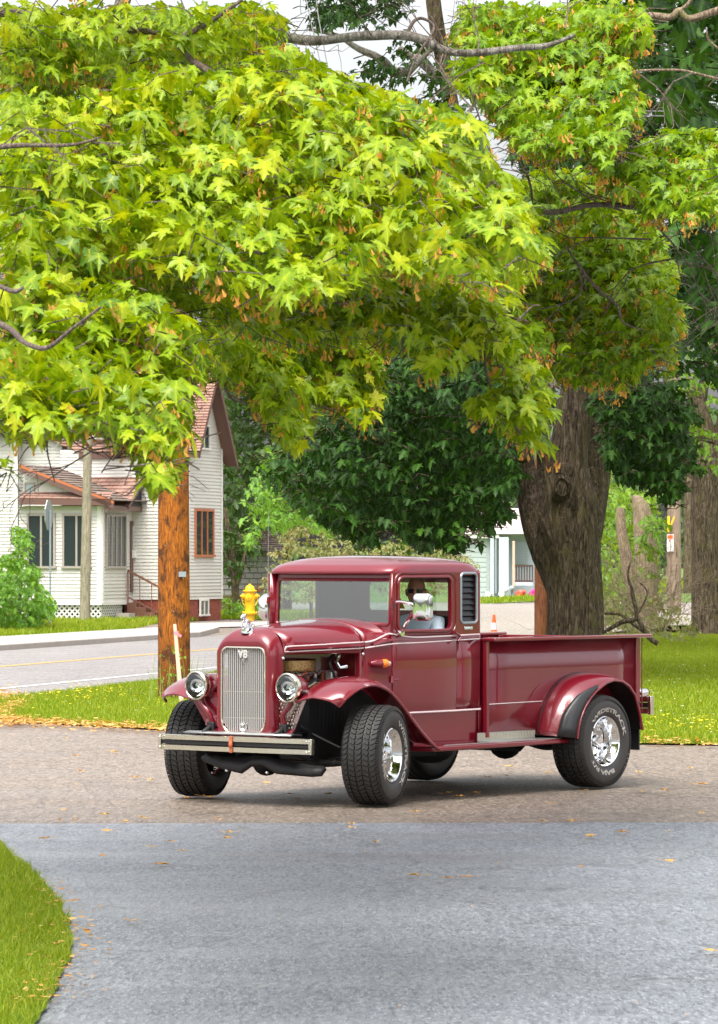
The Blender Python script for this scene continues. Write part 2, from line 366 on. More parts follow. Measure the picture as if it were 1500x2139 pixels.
# gravelly lot and far street behind
sheet('gravel_lot', [(2.1, 92), (3.5, 92), (12, 104), (26, 120), (26, 168), (0, 168), (-1, 128)], .004, M['gravel'], label='pale gravelly street behind the pickup')
# raised pavement beyond the kerb
b = MB()
s0, s1 = -60, 11.5
kx = [yl+rn*-4.1+rd*s0, yl+rn*-4.1+rd*27, yl+rn*-5.6+rd*34, yl+rn*-7.0+rd*34, yl+rn*-7.4+rd*s0]
b.loft([[(p.x, p.y, -.02) for p in kx], [(p.x, p.y, .12) for p in kx]], True, False, True)
tag(b.build('pavement', M['concrete'], smooth=0, bevel=.02), 'pale concrete pavement beside the main road', kind='structure')
sheet('far_pavement', [G(385, 1313), G(640, 1306), G(640, 1297), G(385, 1303)], .016, M['concrete'], label='strip of pale pavement in front of the hydrant')
# ------------------------------------------------------------------ grass
def lawn_height(x, y): return 0
def inside(poly, X, Y):
    n = len(poly); c = np.zeros(len(X), bool); j = n-1
    for i in range(n):
        xi, yi = poly[i][0], poly[i][1]; xj, yj = poly[j][0], poly[j][1]
        c ^= ((yi > Y) != (yj > Y)) & (X < (xj-xi)*(Y-yi)/(yj-yi+1e-12)+xi); j = i
    return c
def sample_poly(poly, n, r=rng):
    xs = [p[0] for p in poly]; ys = [p[1] for p in poly]; out = np.zeros((0, 2))
    while len(out) < n:
        X = r.uniform(min(xs), max(xs), n*2); Y = r.uniform(min(ys), max(ys), n*2); m_ = inside(poly, X, Y)
        out = np.vstack([out, np.stack([X[m_], Y[m_]], 1)])
    return out[:n]
def rough_edge(poly, amp, step):              # ragged lawn edge
    out = []
    for i, p in enumerate(poly):
        q = poly[(i+1) % len(poly)]; L = math.dist(p[:2], q[:2]); k_ = max(1, int(L/step))
        for j in range(k_):
            t = j/k_; x, y = lerp(p[0], q[0], t), lerp(p[1], q[1], t)
            s_ = noise.noise(Vector((x*2.1, y*2.1, 3)))+.5*noise.noise(Vector((x*7, y*7, 1)))
            out.append((x+s_*amp, y+s_*amp*2.5))
    return out
def grass(name, poly, n, h0, h1, w, z0=0.0, parent=None, lean=.45):
    p = sample_poly(poly, n); a = rng.uniform(0, 2*np.pi, n); h = rng.uniform(h0, h1, n)
    nz = np.array([noise.noise(Vector((x*.9, y*.5, 0))) for x, y in p[::8]]); nz = np.repeat(nz, 8)[:n] if n % 8 == 0 else np.resize(np.repeat(nz, 8), n)
    h = h*(1+.6*nz)
    la = rng.uniform(0, 2*np.pi, n); ln = h*lean*rng.uniform(.2, 1.3, n)
    base = np.column_stack([p, np.full(n, z0)])
    side = np.column_stack([np.cos(a)*w, np.sin(a)*w, np.zeros(n)])*rng.uniform(.6, 1.3, n)[:, None]
    ld = np.column_stack([np.cos(la), np.sin(la), np.zeros(n)])
    mid = base+ld*(ln*.3)[:, None]+np.array([0, 0, 1])*(h*.6)[:, None]
    tip = base+ld*ln[:, None]+np.array([0, 0, 1])*h[:, None]
    V = np.stack([base-side, base+side, mid+side*.6, mid-side*.6, tip], 1).reshape(-1, 3)
    i = np.arange(n)[:, None]*5
    F = np.vstack([i+np.array([[0, 1, 2]]), i+np.array([[0, 2, 3]]), i+np.array([[3, 2, 4]])])
    var = np.clip(rng.normal(.42, .22, n)+.35*nz, 0, 1)
    return tag(npmesh(name, V, F, M['grass'], parent, {'var': np.repeat(var, 5)}), kind='stuff')
near_poly = [G(0, 1765), G(55, 1810), G(105, 1860), G(140, 1920), G(150, 1975), G(135, 2030), G(105, 2085), G(70, 2139), G(30, 2200), G(-60, 2260), (-2.6, 14), (-4.5, 22), (-6.5, 27), G(-130, 1735)]
near_poly = rough_edge([(p[0], p[1]) for p in near_poly], .03, .08)
sheet('verge', near_poly, .004, M['soil'], label='grass verge at the lower left corner')
grass('verge_grass', near_poly, 150000, .02, .062, .0028, .004, lean=1.0)
mid_poly = [G(-40, 1500), G(-30, 1462), G(110, 1450), G(240, 1434), G(330, 1424), G(470, 1405), G(640, 1392), G(760, 1400), G(700, 1500), G(520, 1522), G(330, 1523), G(180, 1514), G(40, 1508)]
mid_poly = rough_edge([(p[0], p[1]) for p in mid_poly], .05, .3)
sheet('traffic_island', mid_poly, .004, M['soil'], label='grass island around the rust orange utility pole')
grass('island_grass', mid_poly, 100000, .03, .085, .006, .004)
right_poly = [G(1310, 1552), G(1420, 1554), G(1600, 1556), G(1900, 1560), (30, 62), (30, 118), (8.6, 112), (6, 98), G(1100, 1345), G(1080, 1420), G(1120, 1500), G(1200, 1545)]
right_poly = rough_edge([(p[0], p[1]) for p in right_poly], .05, .4)
sheet('lawn', right_poly, .004, M['soil'], label='lawn behind the pickup under the big maple')
rp2 = [(p[0], p[1]) for p in right_poly if p[0] < 12]
vis = [G(1300, 1553), G(1520, 1556), G(1560, 1400), G(1560, 1325), G(1250, 1330), G(1220, 1420), G(1280, 1500)]
grass('lawn_grass', [(p[0], p[1]) for p in vis], 150000, .03, .095, .009, .004)
# left verge behind the pavement and house yard
yard = [G(-100, 1345), G(60, 1334), G(180, 1327), G(262, 1320), G(262, 1316), G(205, 1311), G(330, 1302), G(470, 1293), G(640, 1296), G(640, 1284), (0, 140), (-60, 150), (-60, 85)]
yard = rough_edge([(p[0], p[1]) for p in yard], .05, .5)
sheet('front_yard', yard, .008, M['soil'], label='yard grass in front of the white house')
grass('yard_grass', [(p[0], p[1]) for p in [G(-60, 1338), G(60, 1333), G(180, 1326), G(262, 1319), G(330, 1302), G(470, 1293), G(640, 1295), (-.8, 136), (-14, 136), (-16, 95)]], 90000, .06, .2, .018, .008)
far_strip = [G(1000, 1262), G(1130, 1256), G(1500, 1232), G(1600, 1232), G(1600, 1206), G(1300, 1214), G(1130, 1247), G(1000, 1253)]
sheet('far_lawn', [(p[0], p[1]) for p in far_strip], .012, M['soil'], label='bright grass strip in front of the blue green house')
grass('far_grass', [(p[0], p[1]) for p in far_strip], 24000, .08, .25, .04, .012)

# small things in the grass: flowers, clover, litter
def specks(name, pts, size, mt, z=.0, zr=.04, kind='stuff', curl=.35):
    n = len(pts); pts = np.asarray(pts, float)
    base = np.column_stack([pts[:, 0], pts[:, 1], z+rng.uniform(0, zr, n)])
    a = rng.uniform(0, 2*np.pi, n); s_ = size*rng.uniform(.6, 1.35, n)
    t = [rng.uniform(-curl, curl, n) for _ in range(2)]
    out = []
    for kx_, ky_, kz_ in ((-1, 0, .2), (-.3, -.55, 0), (1, 0, .35), (-.2, .5, .1)):
        x = kx_*np.cos(a)-ky_*np.sin(a); y = kx_*np.sin(a)+ky_*np.cos(a)
        out.append(base+np.column_stack([x*s_, y*s_, s_*(kz_*abs(t[0])*3+ky_*t[1])+.002]))
    V = np.stack(out, 1).reshape(-1, 3); i = np.arange(n)[:, None]*4
    F = np.vstack([i+np.array([[0, 1, 3]]), i+np.array([[1, 2, 3]])])
    return tag(npmesh(name, V, F, mt, None, {'var': np.repeat(rng.uniform(0, 1, n), 4)}), kind=kind)
def gp(pts): return [(G(*p)[0], G(*p)[1]) for p in pts]
fl = sample_poly(gp([(70, 1470), (150, 1442), (250, 1446), (270, 1470), (170, 1480)]), 190)
specks('yellow_wildflowers', np.vstack([fl, sample_poly(gp([(0, 1460), (430, 1440), (440, 1510), (0, 1500)]), 90), sample_poly(gp([(1345, 1520), (1500, 1510), (1500, 1548), (1345, 1545)]), 120)]), .022, M['flower'], .08, .06)
specks('white_clover_flowers', np.vstack([sample_poly(gp([(0, 1460), (430, 1440), (440, 1510), (0, 1500)]), 70), sample_poly(gp([(1345, 1400), (1500, 1400), (1500, 1548), (1345, 1545)]), 130), sample_poly(gp([(0, 1325), (200, 1318), (200, 1330), (0, 1340)]), 60)]), .018, M['clover'], .08, .04)
# drift of orange litter along the island edge
def band(pts, n, sd_):
    out = []
    pts = [G(*p) for p in pts]
    for _ in range(n):
        i = random.randrange(len(pts)-1); t = random.random(); p = pts[i].lerp(pts[i+1], t)
        out.append((p.x+random.gauss(0, .08), p.y+random.gauss(0, sd_)))
    return out
lit = band([(-30, 1480), (10, 1508), (40, 1512), (180, 1518), (330, 1526), (470, 1526), (560, 1522)], 2500, .5)+band([(-20, 1450), (40, 1470), (0, 1500)], 900, .9)+band([(1310, 1552), (1400, 1556), (1500, 1557)], 160, .35)
specks('leaf_litter', lit, .034, M['litter'], .012, .05)
lit2 = [(p[0], p[1]) for p in sample_poly(gp([(0, 1530), (1500, 1560), (1500, 1760), (0, 1760)]), 420)]+[(p[0], p[1]) for p in sample_poly(gp([(0, 1740), (1500, 1740), (1500, 2139), (0, 2139)]), 90)]
specks('leaf_crumbs', lit2, .009, M['litter'], .006, .004)
specks('verge_litter', band([(100, 1850), (148, 1935), (150, 1985), (130, 2060), (95, 2110)], 200, .16), .022, M['litter'], .02, .03)

# single fallen leaves on the asphalt
def fallen_leaf_mesh(seed):
    r_ = random.Random(seed); b_ = MB(); n_ = 11; vs = [(0, 0, .006)]
    for i in range(n_):
        a_ = 2*math.pi*i/n_; rr_ = (.045 if i % 2 == 0 else .026)*(1+.35*math.cos(a_))*r_.uniform(.8, 1.15)
        vs.append((rr_*math.cos(a_), rr_*.75*math.sin(a_), .004+r_.uniform(0, .016)))
    b_.add(vs, [(0, i+1, (i+1) % n_+1) for i in range(n_)]); b_.tube([(-.03, 0, .006), (-.06, .004, .01), (-.085, -.004, .012)], .0015, 4)
    return b_.build('fallen_leaf', M['litter'], smooth=60)
LP = [(398, 1553), (597, 1560), (232, 1570), (160, 1580), (242, 1573), (140, 1543), (166, 1612), (285, 1625), (156, 1640), (313, 1631), (430, 1666), (391, 1668), (133, 1694), (221, 1703), (122, 1714), (156, 1713), (261, 1718), (300, 1711), (456, 1713), (98, 1753), (228, 1738), (478, 1741), (478, 1752), (357, 1759), (318, 1771), (381, 1779), (216, 1789), (334, 1808), (274, 1927), (866, 1831), (975, 1834), (935, 1836), (785, 1762), (732, 1722), (735, 1730), (1213, 1812), (1232, 1750), (1133, 1717), (1197, 1717), (1300, 1740), (1395, 1738), (868, 1697), (1019, 1625), (1055, 1621), (1144, 1617), (935, 1658), (996, 1658), (960, 1665), (1222, 1652), (1343, 1654), (1150, 1679), (1392, 1652), (1065, 1603), (1465, 1700), (1395, 1800), (620, 1420+250), (560, 1637), (686, 1661), (605, 1660), (661, 1614), (612, 1612), (1335, 1615), (1440, 1606), (1462, 1640), (1490, 1990)]
protos = [fallen_leaf_mesh(s_) for s_ in range(4)]
for o in protos: o.data.attributes.new('var', 'FLOAT', 'POINT').data.foreach_set('value', [random.uniform(.2, .9)]*len(o.data.vertices))
ZN = [(1590, 'on tan asphalt nearest the grass island'), (1635, 'on tan asphalt level with the rear tyre'), (1662, 'lying just behind the near front tyre'), (1700, 'right in front of the front tyres'), (1727, 'strung along the asphalt seam'), (1760, 'just below the asphalt seam'), (1800, 'on upper grey driveway'), (9999, 'on open grey foreground driveway')]; ZL = {}
for i, p in enumerate(LP):
    o = protos[i] if i < 4 else protos[i % 4].copy()
    if i >= 4: COL.objects.link(o); o.name = 'fallen_leaf'
    o.location = G(*p)+Vector((0, 0, .002)); o.rotation_euler = (random.uniform(-.1, .1), random.uniform(-.1, .1), random.uniform(0, 6.28)); s_ = random.uniform(.65, 1.2); o.scale = (s_, s_, s_)
    zi = next(j for j, (y_, t_) in enumerate(ZN) if p[1] < y_); ZL.setdefault(zi, []).append((p[0], o)); tag(o, None, 'leaf', 'fallen leaves on the asphalt')
OR = 'leftmost,second,third,fourth,fifth,sixth,seventh,eighth,ninth,tenth,eleventh,twelfth,thirteenth,fourteenth,fifteenth,sixteenth,seventeenth,eighteenth,nineteenth,twentieth'.split(',')
for zi, l_ in ZL.items():
    for j, (_, o) in enumerate(sorted(l_, key=lambda q: q[0])): o['label'] = 'orange leaf, '+OR[j]+(' ' if j == 0 else ' from the left ')+'among those '+ZN[zi][1]

# ================================================================== WHITE HOUSE
PH = R(17); E1 = Vector((-math.cos(PH), math.sin(PH), 0)); E2 = Vector((math.sin(PH), math.cos(PH), 0)); UP = Vector((0, 0, 1))
C0 = Vector(((212-750)/FPX*118, 118, 0))
def onplane(px, py, O, e):
    kx_ = (px-750)/FPX; t = (kx_*O.y-O.x)/(e.x-kx_*e.y); Y = O.y+e.y*t
    return t, CH-(py-HY)*Y/FPX
def courses(name, p00, p10, p11, p01, n, mt, parent, lift=.02, nrm=None):
    p00, p10, p11, p01 = map(Vector, (p00, p10, p11, p01)); nn = nrm if nrm is not None else (p10-p00).cross(p01-p00).normalized()
    vs, fs, uv = [], [], []
    W = (p10-p00).length; Hh = ((p01+p11)/2-(p00+p10)/2).length
    for i in range(n):
        t0, t1 = i/n, (i+1)/n
        a, b_ = p00.lerp(p01, t0)+nn*lift, p10.lerp(p11, t0)+nn*lift; c, d = p10.lerp(p11, t1)+nn*.002, p00.lerp(p01, t1)+nn*.002
        k0 = len(vs); vs += [a, b_, c, d, a-nn*(lift-.001), b_-nn*(lift-.001)]
        fs += [(k0, k0+1, k0+2, k0+3), (k0+4, k0+5, k0+1, k0)]
        ua, ub = [(q-p00).dot((p10-p00).normalized()) for q in (a, b_)]
        uv += [(ua, i*.14), (ub, i*.14), (ub, i*.14+.14), (ua, i*.14+.14)]+[(ua, i*.14), (ub, i*.14), (ub, i*.14), (ua, i*.14)]
    me = bpy.data.meshes.new(name); me.from_pydata([tuple(v) for v in vs], [], fs); me.materials.append(mt)
    ul = me.uv_layers.new(name='uv'); ul.data.foreach_set('uv', [c for q in uv for c in q]); me.update()
    o = bpy.data.objects.new(name, me); COL.objects.link(o); o.parent = parent; return tag(o, kind='stuff')
house = empty('house', (0, 0, 0), 0, 'white clapboard house with brown roofs behind the orange utility pole', 'house')
def wall(O, e, t0, t1, z0, z1, parent=house, nm='siding', step=.105, ztop0=None, ztop1=None, mt=None):
    nr = Vector((e.y, -e.x, 0));  nr = nr if nr.y < 0 else -nr
    a, b_ = O+e*t0, O+e*t1
    return courses(nm, a+UP*z0, b_+UP*z0, b_+UP*(ztop1 if ztop1 else z1), a+UP*(ztop0 if ztop0 else z1), max(2, int((z1-z0)/step)), mt or M['siding'], parent, .026, nr)
def wbox(name, O, e, t0, t1, z0, z1, d0, d1, mt, parent, bevel=0):
    nr = Vector((e.y, -e.x, 0)); nr = nr if nr.y < 0 else -nr
    b_ = MB(); q = [O+e*t0+nr*d0, O+e*t1+nr*d0, O+e*t1+nr*d1, O+e*t0+nr*d1]
    b_.loft([[p+UP*z0 for p in q], [p+UP*z1 for p in q]], True, True, True); return b_.build(name, mt, parent, smooth=0, bevel=bevel)
def window(O, e, px0, px1, py0, py1, parent=house, mull=1, fr='frame_taupe', rails=0, pane=None, nm='window', fw=.07):
    t0, z1 = onplane(px0, py0, O, e); t1, z0 = onplane(px1, py1, O, e)
    if t0 > t1: t0, t1 = t1, t0
    fr = M[fr] if isinstance(fr, str) else fr
    nr = Vector((e.y, -e.x, 0)); nr = nr if nr.y < 0 else -nr
    w_ = MB()
    def bar(a, b_, c, d, dd=.07):
        q = [O+e*a+nr*.020, O+e*b_+nr*.024, O+e*b_+nr*dd, O+e*a+nr*dd]; w_.loft([[p+UP*c for p in q], [p+UP*d for p in q]], True, True, True)
    nr_ = .038
    bar(t0, t0+fw, z0, z1); bar(t1-fw, t1, z0, z1); bar(t0+fw, t1-fw, z1-fw, z1, .068); bar(t0-.03, t1+.03, z0-fw*.7, z0+.02, .10)
    f_ = w_.build(nm, fr, parent, smooth=0)
    for i in range(mull+1):
        a = lerp(t0+fw, t1-fw, i/(mull+1)); c = lerp(t0+fw, t1-fw, (i+1)/(mull+1))
        if i: wbox('mullion', O, e, a-.03, a+.03, z0+.02, z1-fw, .026, .062, fr, f_)
        wbox('pane', O, e, a+.031 if i else a, c-.031 if i < mull else c, z0+.02, z1-fw, .028, .04, pane or M['pane'], f_)
    for i in range(rails):
        z = lerp(z0, z1, (i+1)/(rails+1)); wbox('sash_rail', O, e, t0+fw, t1-fw, z-.025, z+.025, .041, .065, fr, f_)
    return f_
# --- porch wing (faces A and B meet at the corner C0)
tA, _ = onplane(40, 1100, C0, E1); LB = 2.75
zf = .62                                                              # porch floor height
zt = CH+(1170-1056)*118/FPX                                           # top of porch wall under the eave
wall(C0, E1, 0, tA, zf, zt); wall(C0, E2, 0, LB+2.2, zf, zt)
for e, t in ((E1, .06), (E2, .06)):
    wbox('corner_board', C0, e, -.015 if e is E1 else .0, .13, zf-.05, zt, .0, .04, M['trim_white'], house)
window(C0, E1, 57, 117, 1073, 1184); window(C0, E1, 131, 191, 1073, 1184)
window(C0, E2, 219, 261, 1073, 1184, mull=3); window(C0, E2, 290, 312, 1073, 1181, mull=1, pane=M['curtain'])
# door
t0, z1 = onplane(270, 1089, C0, E2); t1, z0 = onplane(284, 1236, C0, E2)
dr = wbox('door', C0, E2, t0, t1, z0, z1, .02, .06, M['trim_brown'], house); wbox('door_glass', C0, E2, t0+.12, t1-.12, z0+1.0, z1-.15, .062, .07, M['curtain'], dr)
wbox('door_handle', C0, E2, t1-.14, t1-.08, z0+.95, z0+1.0, .062, .12, M['chrome_soft'], dr)
wbox('mailbox', C0, E2, t0+.1, t0+.35, z0+1.05, z0+1.3, .062, .16, M['trim_white'], house)
# lattice skirt
def lattice(O, e, t0, t1, z0, z1, s=.17, w=.062):
    b_ = MB(); nr = Vector((e.y, -e.x, 0)); nr = nr if nr.y < 0 else -nr; H_ = z1-z0; L_ = t1-t0
    for sg, off in ((1, .0), (-1, .012)):
        k_ = -int(H_/s)-1
        while k_*s < L_+H_:
            a = k_*s; pts = []
            ta, tb = max(0, a), min(L_, a+H_)
            if tb > ta+.02:
                za, zb = (ta-a), (tb-a)
                if sg < 0: za, zb = H_-za, H_-zb
                p0 = O+e*(t0+ta)+UP*(z0+za); p1 = O+e*(t0+tb)+UP*(z0+zb)
                d = UP*(w/2)*1.2
                q = [p0-d+nr*off, p1-d+nr*off, p1+d+nr*off, p0+d+nr*off]; b_.loft([q, [p+nr*.01 for p in q]], True, True, True)
            k_ += 1
    return tag(b_.build('lattice', M['trim_white'], house, smooth=0), kind='stuff')
lattice(C0-E2*-.06, E1, .02, tA-.05, .05, zf-.03); lattice(C0-E1*-.06, E2, .02, 1.9, .05, zf-.03)
wbox('skirt_shade_sheet', C0+E2*.25, E1, .25, tA, 0, zf-.02, 0, .02, M['black'], house)  # black sheets stand in for the shade behind the lattice
wbox('skirt_shade_sheet', C0+E1*.25, E2, .25, 2.6, 0, zf-.02, 0, .02, M['black'], house)
wbox('sill_board', C0, E1, -.02, tA, zf-.1, zf, .0, .05, M['trim_white'], house); wbox('sill_board', C0, E2, .05, LB, zf-.1, zf, .0, .05, M['trim_white'], house)
# porch roof: pent fascia, shed roof falling to the right, triangle with vent
za = zt; tL = tA
def pA(px, py): t, z = onplane(px, py, C0-E2*.35, E1); return C0-E2*.35+E1*t+UP*z
b = MB(); q = [pA(40, 1054), pA(232, 1056), pA(232, 1042), pA(40, 1040)]; b.loft([q, [p+E2*.12 for p in q]], True, True, True); b.build('fascia', M['trim_brown'], house, smooth=0)
q0, q1 = pA(40, 1041), pA(228, 1043); courses('pent_roof', q0, q1, q1+E2*.34+UP*.22, q0+E2*.34+UP*.22, 3, M['shingle'], house, .02, (UP-E2*.5).normalized())
b = MB(); a0, a1 = pA(40, 972), pA(236, 1048); d = UP*.10
for nm_, u0, u1, mt_ in (('rake_board', -.2, -.06, 'trim_brown'), ('rake_trim', -.055, .03, 'trim_rust')):
    b = MB(); q = [a0+UP*u0, a1+UP*u0, a1+UP*u1, a0+UP*u1]; b.loft([q, [p+E2*.10 for p in q]], True, True, True); b.build(nm_, M[mt_], house, smooth=0)
tri0, tri1, tri2 = pA(42, 1036), pA(205, 1040), pA(42, 985)
b = MB(); off = E2*.33; courses('siding', tri0+off, tri1+off, tri2+off+E1*-.02, tri2+off, 7, M['siding'], house, .02, -E2)
window(C0-E2*.02, E1, 51, 73, 1008, 1030, mull=0, pane=M['galv'], nm='vent', fw=.05)
back = E2*4.2
courses('shed_roof', a1+UP*.03, a1+UP*.03+back*.9, a0+UP*.03+back, a0+UP*.03, 14, M['shingle_dark'], house, .025, (UP+(a1-a0).normalized()*.3).normalized())
# reddish cross gable roof over the door
g0 = C0+E2*1.1-E1*.45+UP*(zt-.02); g1 = C0+E2*4.4-E1*.45+UP*(zt-.02)
ridge0 = g0.lerp(g1, .5)+UP*1.0; ridge1 = ridge0+E1*2.2
b = MB(); b.loft([[g0+UP*-.06, g0+UP*.02], [ridge0+UP*-.1, ridge0+UP*.02], [g1+UP*-.06, g1+UP*.02]], False); b.build('gable_trim', M['trim_brown'], house, smooth=0, solid=.06)
courses('cross_roof', g0, g0+E1*2.2, ridge1, ridge0, 9, M['shingle'], house, .02, (UP*1.2-E2).normalized())
courses('cross_roof', g1+E1*2.2, g1, ridge0, ridge1, 9, M['shingle'], house, .02, (UP*1.2+E2).normalized())
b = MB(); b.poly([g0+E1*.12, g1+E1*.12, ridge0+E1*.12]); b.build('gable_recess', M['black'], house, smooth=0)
b = MB(); q = [C0-E1*.3-E2*.3+UP*(zt-.16), C0-E1*.3+E2*LB+UP*(zt-.16)]; b.loft([[q[0], q[0]+UP*.16], [q[1], q[1]+UP*.16]], False); b.build('fascia', M['trim_brown'], house, smooth=0, solid=.1)
b = MB(); b.poly([C0-E1*.3-E2*.3+UP*(zt-.02), C0-E1*.3+E2*4+UP*(zt-.02), C0+E1*tA+E2*4+UP*(zt-.02), C0+E1*tA-E2*.3+UP*(zt-.02)]); b.build('soffit', M['trim_white'], house, smooth=0)
# --- steps with railings
st = empty('porch_steps'); st.parent = house; st.location = (0, 0, 0)
S0 = C0+E2*(t0-.35)
for i in range(4):
    b = MB(); o_ = -E1*(.05+i*.30); q = [S0+o_, S0+o_-E1*.32, S0+o_-E1*.32+E2*1.3, S0+o_+E2*1.3]
    z_ = zf-.04-i*.155; b.loft([[p for p in q], [p+UP*z_ for p in q]], True, True, True); b.build('step', M['steps'], st, smooth=0, bevel=.015)
for sy in (.02, 1.25):
    b = MB(); A_ = S0+E2*sy-E1*.08; B_ = S0+E2*sy-E1*1.25
    b.tube([A_+UP*(zf+.95), B_+UP*.98], .045, 4); b.tube([A_+UP*(zf+.12), B_+UP*.2], .03, 4); b.build('handrail', M['steps'], st, smooth=0)
    for j in range(4):
        p = A_.lerp(B_, j/3); h_ = lerp(zf+.95, .98, j/3); b = MB(); b.tube([p+UP*.05, p+UP*h_], .03 if j in (0, 3) else .018, 4); b.build('baluster', M['steps'], st, smooth=0)
tag(wbox('planter_box', C0-E1*.15, E2, .9, 1.45, .0, .26, .0, .4, M['concrete'], None), 'grey concrete planter box beside the brown porch steps', 'planter')
# --- main block: gable end at the right
K0 = Vector(((391-750)/FPX*120, 120, 0)); tK, zb_ = onplane(463, 1250, K0, E2)
LG = tK; zfd = CH-(1252-HY)*121/FPX; ze = CH+(1170-938)*120/FPX; zap = ze+2.35
wbox('foundation', K0+E2*.04, E2, .06, LG-.06, 0, zfd, -.2, -.02, M['brick'], house); wbox('foundation', K0, E1, .05, 6, 0, zfd, -.2, -.02, M['brick'], house)
wall(K0, E2, 0, LG, zfd, ze); wall(K0, E1, 0, 4.2, zfd, ze)
m0 = K0+UP*ze; m1 = K0+E2*LG+UP*ze; ap = K0+E2*LG*.5+UP*zap
courses('siding', m0, m1, ap+E2*.02, ap-E2*.02, int(2.35/.105), M['siding'], house, .022, -E1)
wbox('corner_board', K0, E2, 0, .1, zfd, ze, .024, .045, M['trim_white'], house); wbox('corner_board', K0, E2, LG-.1, LG, zfd, ze+.1, .024, .045, M['trim_white'], house)
window(K0, E2, 412, 435, 886, 938, mull=1, fw=.05, fr='trim_white')
w_ = window(K0, E2, 405, 444, 1062, 1160, mull=2, fr='trim_rust', fw=.08)
window(K0, E2, 415, 433, 1252, 1284, mull=1, fw=.05, fr='trim_white')
ov = .45
def roofplane(nm, A, B, Cc, D, n, mt, nr):
    return courses(nm, A, B, Cc, D, n, mt, house, .025, nr)
sl = (ap-m0).normalized(); sl2 = (ap-m1).normalized()
A = m0-sl*.16-E1*ov+UP*.06; Bq = A+E1*4.0; apx = ap-E1*ov+UP*.10
roofplane('roof', A, Bq, apx+E1*11, apx, 28, M['shingle'], (UP-E2*1.2).normalized())
A2 = m1-sl2*.55-E1*ov+UP*.08
roofplane('roof', A2+E1*11, A2, apx, apx+E1*11, 28, M['shingle'], (UP+E2*1.2).normalized())
for aa, bb, sgn in ((A, apx, sl), (A2, apx, sl2)):
    b = MB(); q = [aa-UP*.02, bb-UP*.02, bb-UP*.22, aa-UP*.22]; b.loft([q, [p+E1*.05 for p in q]], True, True, True); b.build('rake_board', M['trim_brown'], house, smooth=0)
    b = MB(); q = [aa-UP*.06+E1*.055, bb-UP*.06+E1*.055, bb-UP*.06+E1*(ov-.01), aa-UP*.06+E1*(ov-.01)]; b.loft([q, [p-UP*.03 for p in q]], True, True, True); b.build('soffit', M['trim_brown'], house, smooth=0)
b = MB(); q = [A-UP*.02, Bq-UP*.02, Bq-UP*.2, A-UP*.2]; b.loft([q, [p+E2*.06 for p in q]], True, True, True); b.build('fascia', M['trim_brown'], house, smooth=0)
# --- upper wall block left of the pole, with its own eave and dormer gable
N0 = C0+E2*3.0; tn0, zn1 = onplane(170, 890, N0, E1); tn1, _ = onplane(-60, 890, N0, E1)
wall(N0, E1, tn0, tn1, zt, zn1); wall(N0+E1*tn0, E2, 0, 3, zt, zn1)
q0 = N0+E1*(tn0-.35)-E2*.4+UP*zn1; q1 = N0+E1*tn1-E2*.4+UP*zn1
roofplane('roof', q0, q1, q1+E2*3.4+UP*2.6, q0+E2*3.4+UP*2.6+E1*1.2, 26, M['shingle'], (UP-E2*.8).normalized())
b = MB(); q = [q0-UP*.01, q1-UP*.01, q1-UP*.2, q0-UP*.2]; b.loft([q, [p+E2*.08 for p in q]], True, True, True); b.build('fascia', M['trim_brown'], house, smooth=0)
window(N0, E1, 131, 141, 893, 970, mull=0, fr=M['trim_brown'])
# small gable return
b = MB(); r0, r1, r2 = P(166, 927, 119.5), P(252, 930, 119.8), P(196, 885, 119.6)
b.poly([r0+E2*.1, r1+E2*.1, r2+E2*.1]); b.build('dormer_face', M['siding'], house, smooth=0)
b = MB()
for s_, t_ in ((r2, r1), (r0, r1)): b.loft([[s_, s_+UP*.16], [t_, t_+UP*.16]], False)
b.build('dormer_trim', M['trim_brown'], house, smooth=0, solid=.12)
courses('dormer_roof', r1+UP*.16, r1+UP*.16+E2*2.5, r2+UP*.16+E2*2.5, r2+UP*.16, 7, M['shingle'], house, .02, (UP+E2*-.2-E1*.8).normalized())
# --- left block, nearest
L0 = C0+E2*2.7; tl0, _ = onplane(38, 1000, L0, E1)
wall(L0, E1, tl0, tl0+5, .5, CH+(1170-880)*117/FPX); wall(L0+E1*tl0, E2, 0, 3.5, .5, CH+(1170-880)*117/FPX)
wbox('corner_board', L0, E1, tl0, tl0+.12, .5, CH+(1170-880)*117/FPX, .024, .05, M['trim_white'], house)
q0 = L0+E1*(tl0-.4)-E2*.5+UP*(CH+(1170-882)*117/FPX); q1 = q0+E1*6
roofplane('roof', q0, q1, q1+E2*3.2+UP*2.4, q0+E2*3.2+UP*2.4, 24, M['shingle'], (UP-E2*.8).normalized())
b = MB(); q = [q0, q1, q1-UP*.2, q0-UP*.2]; b.loft([q, [p+E2*.08 for p in q]], True, True, True); b.build('fascia', M['trim_brown'], house, smooth=0)
# guy wires in front of the house
b = MB()
for x0, y0, x1, y1 in ((0, 1035, 225, 880), (20, 1075, 150, 900), (0, 1080, 110, 960)): b.tube([P(x0-200, y0+140, 105), P(x1, y1, 108), P(x1+300, y1-210, 112)], .006, 4)
tag(b.build('guy_wires', M['wire'], smooth=60), 'thin grey wires slanting across the front of the white house', 'wires')

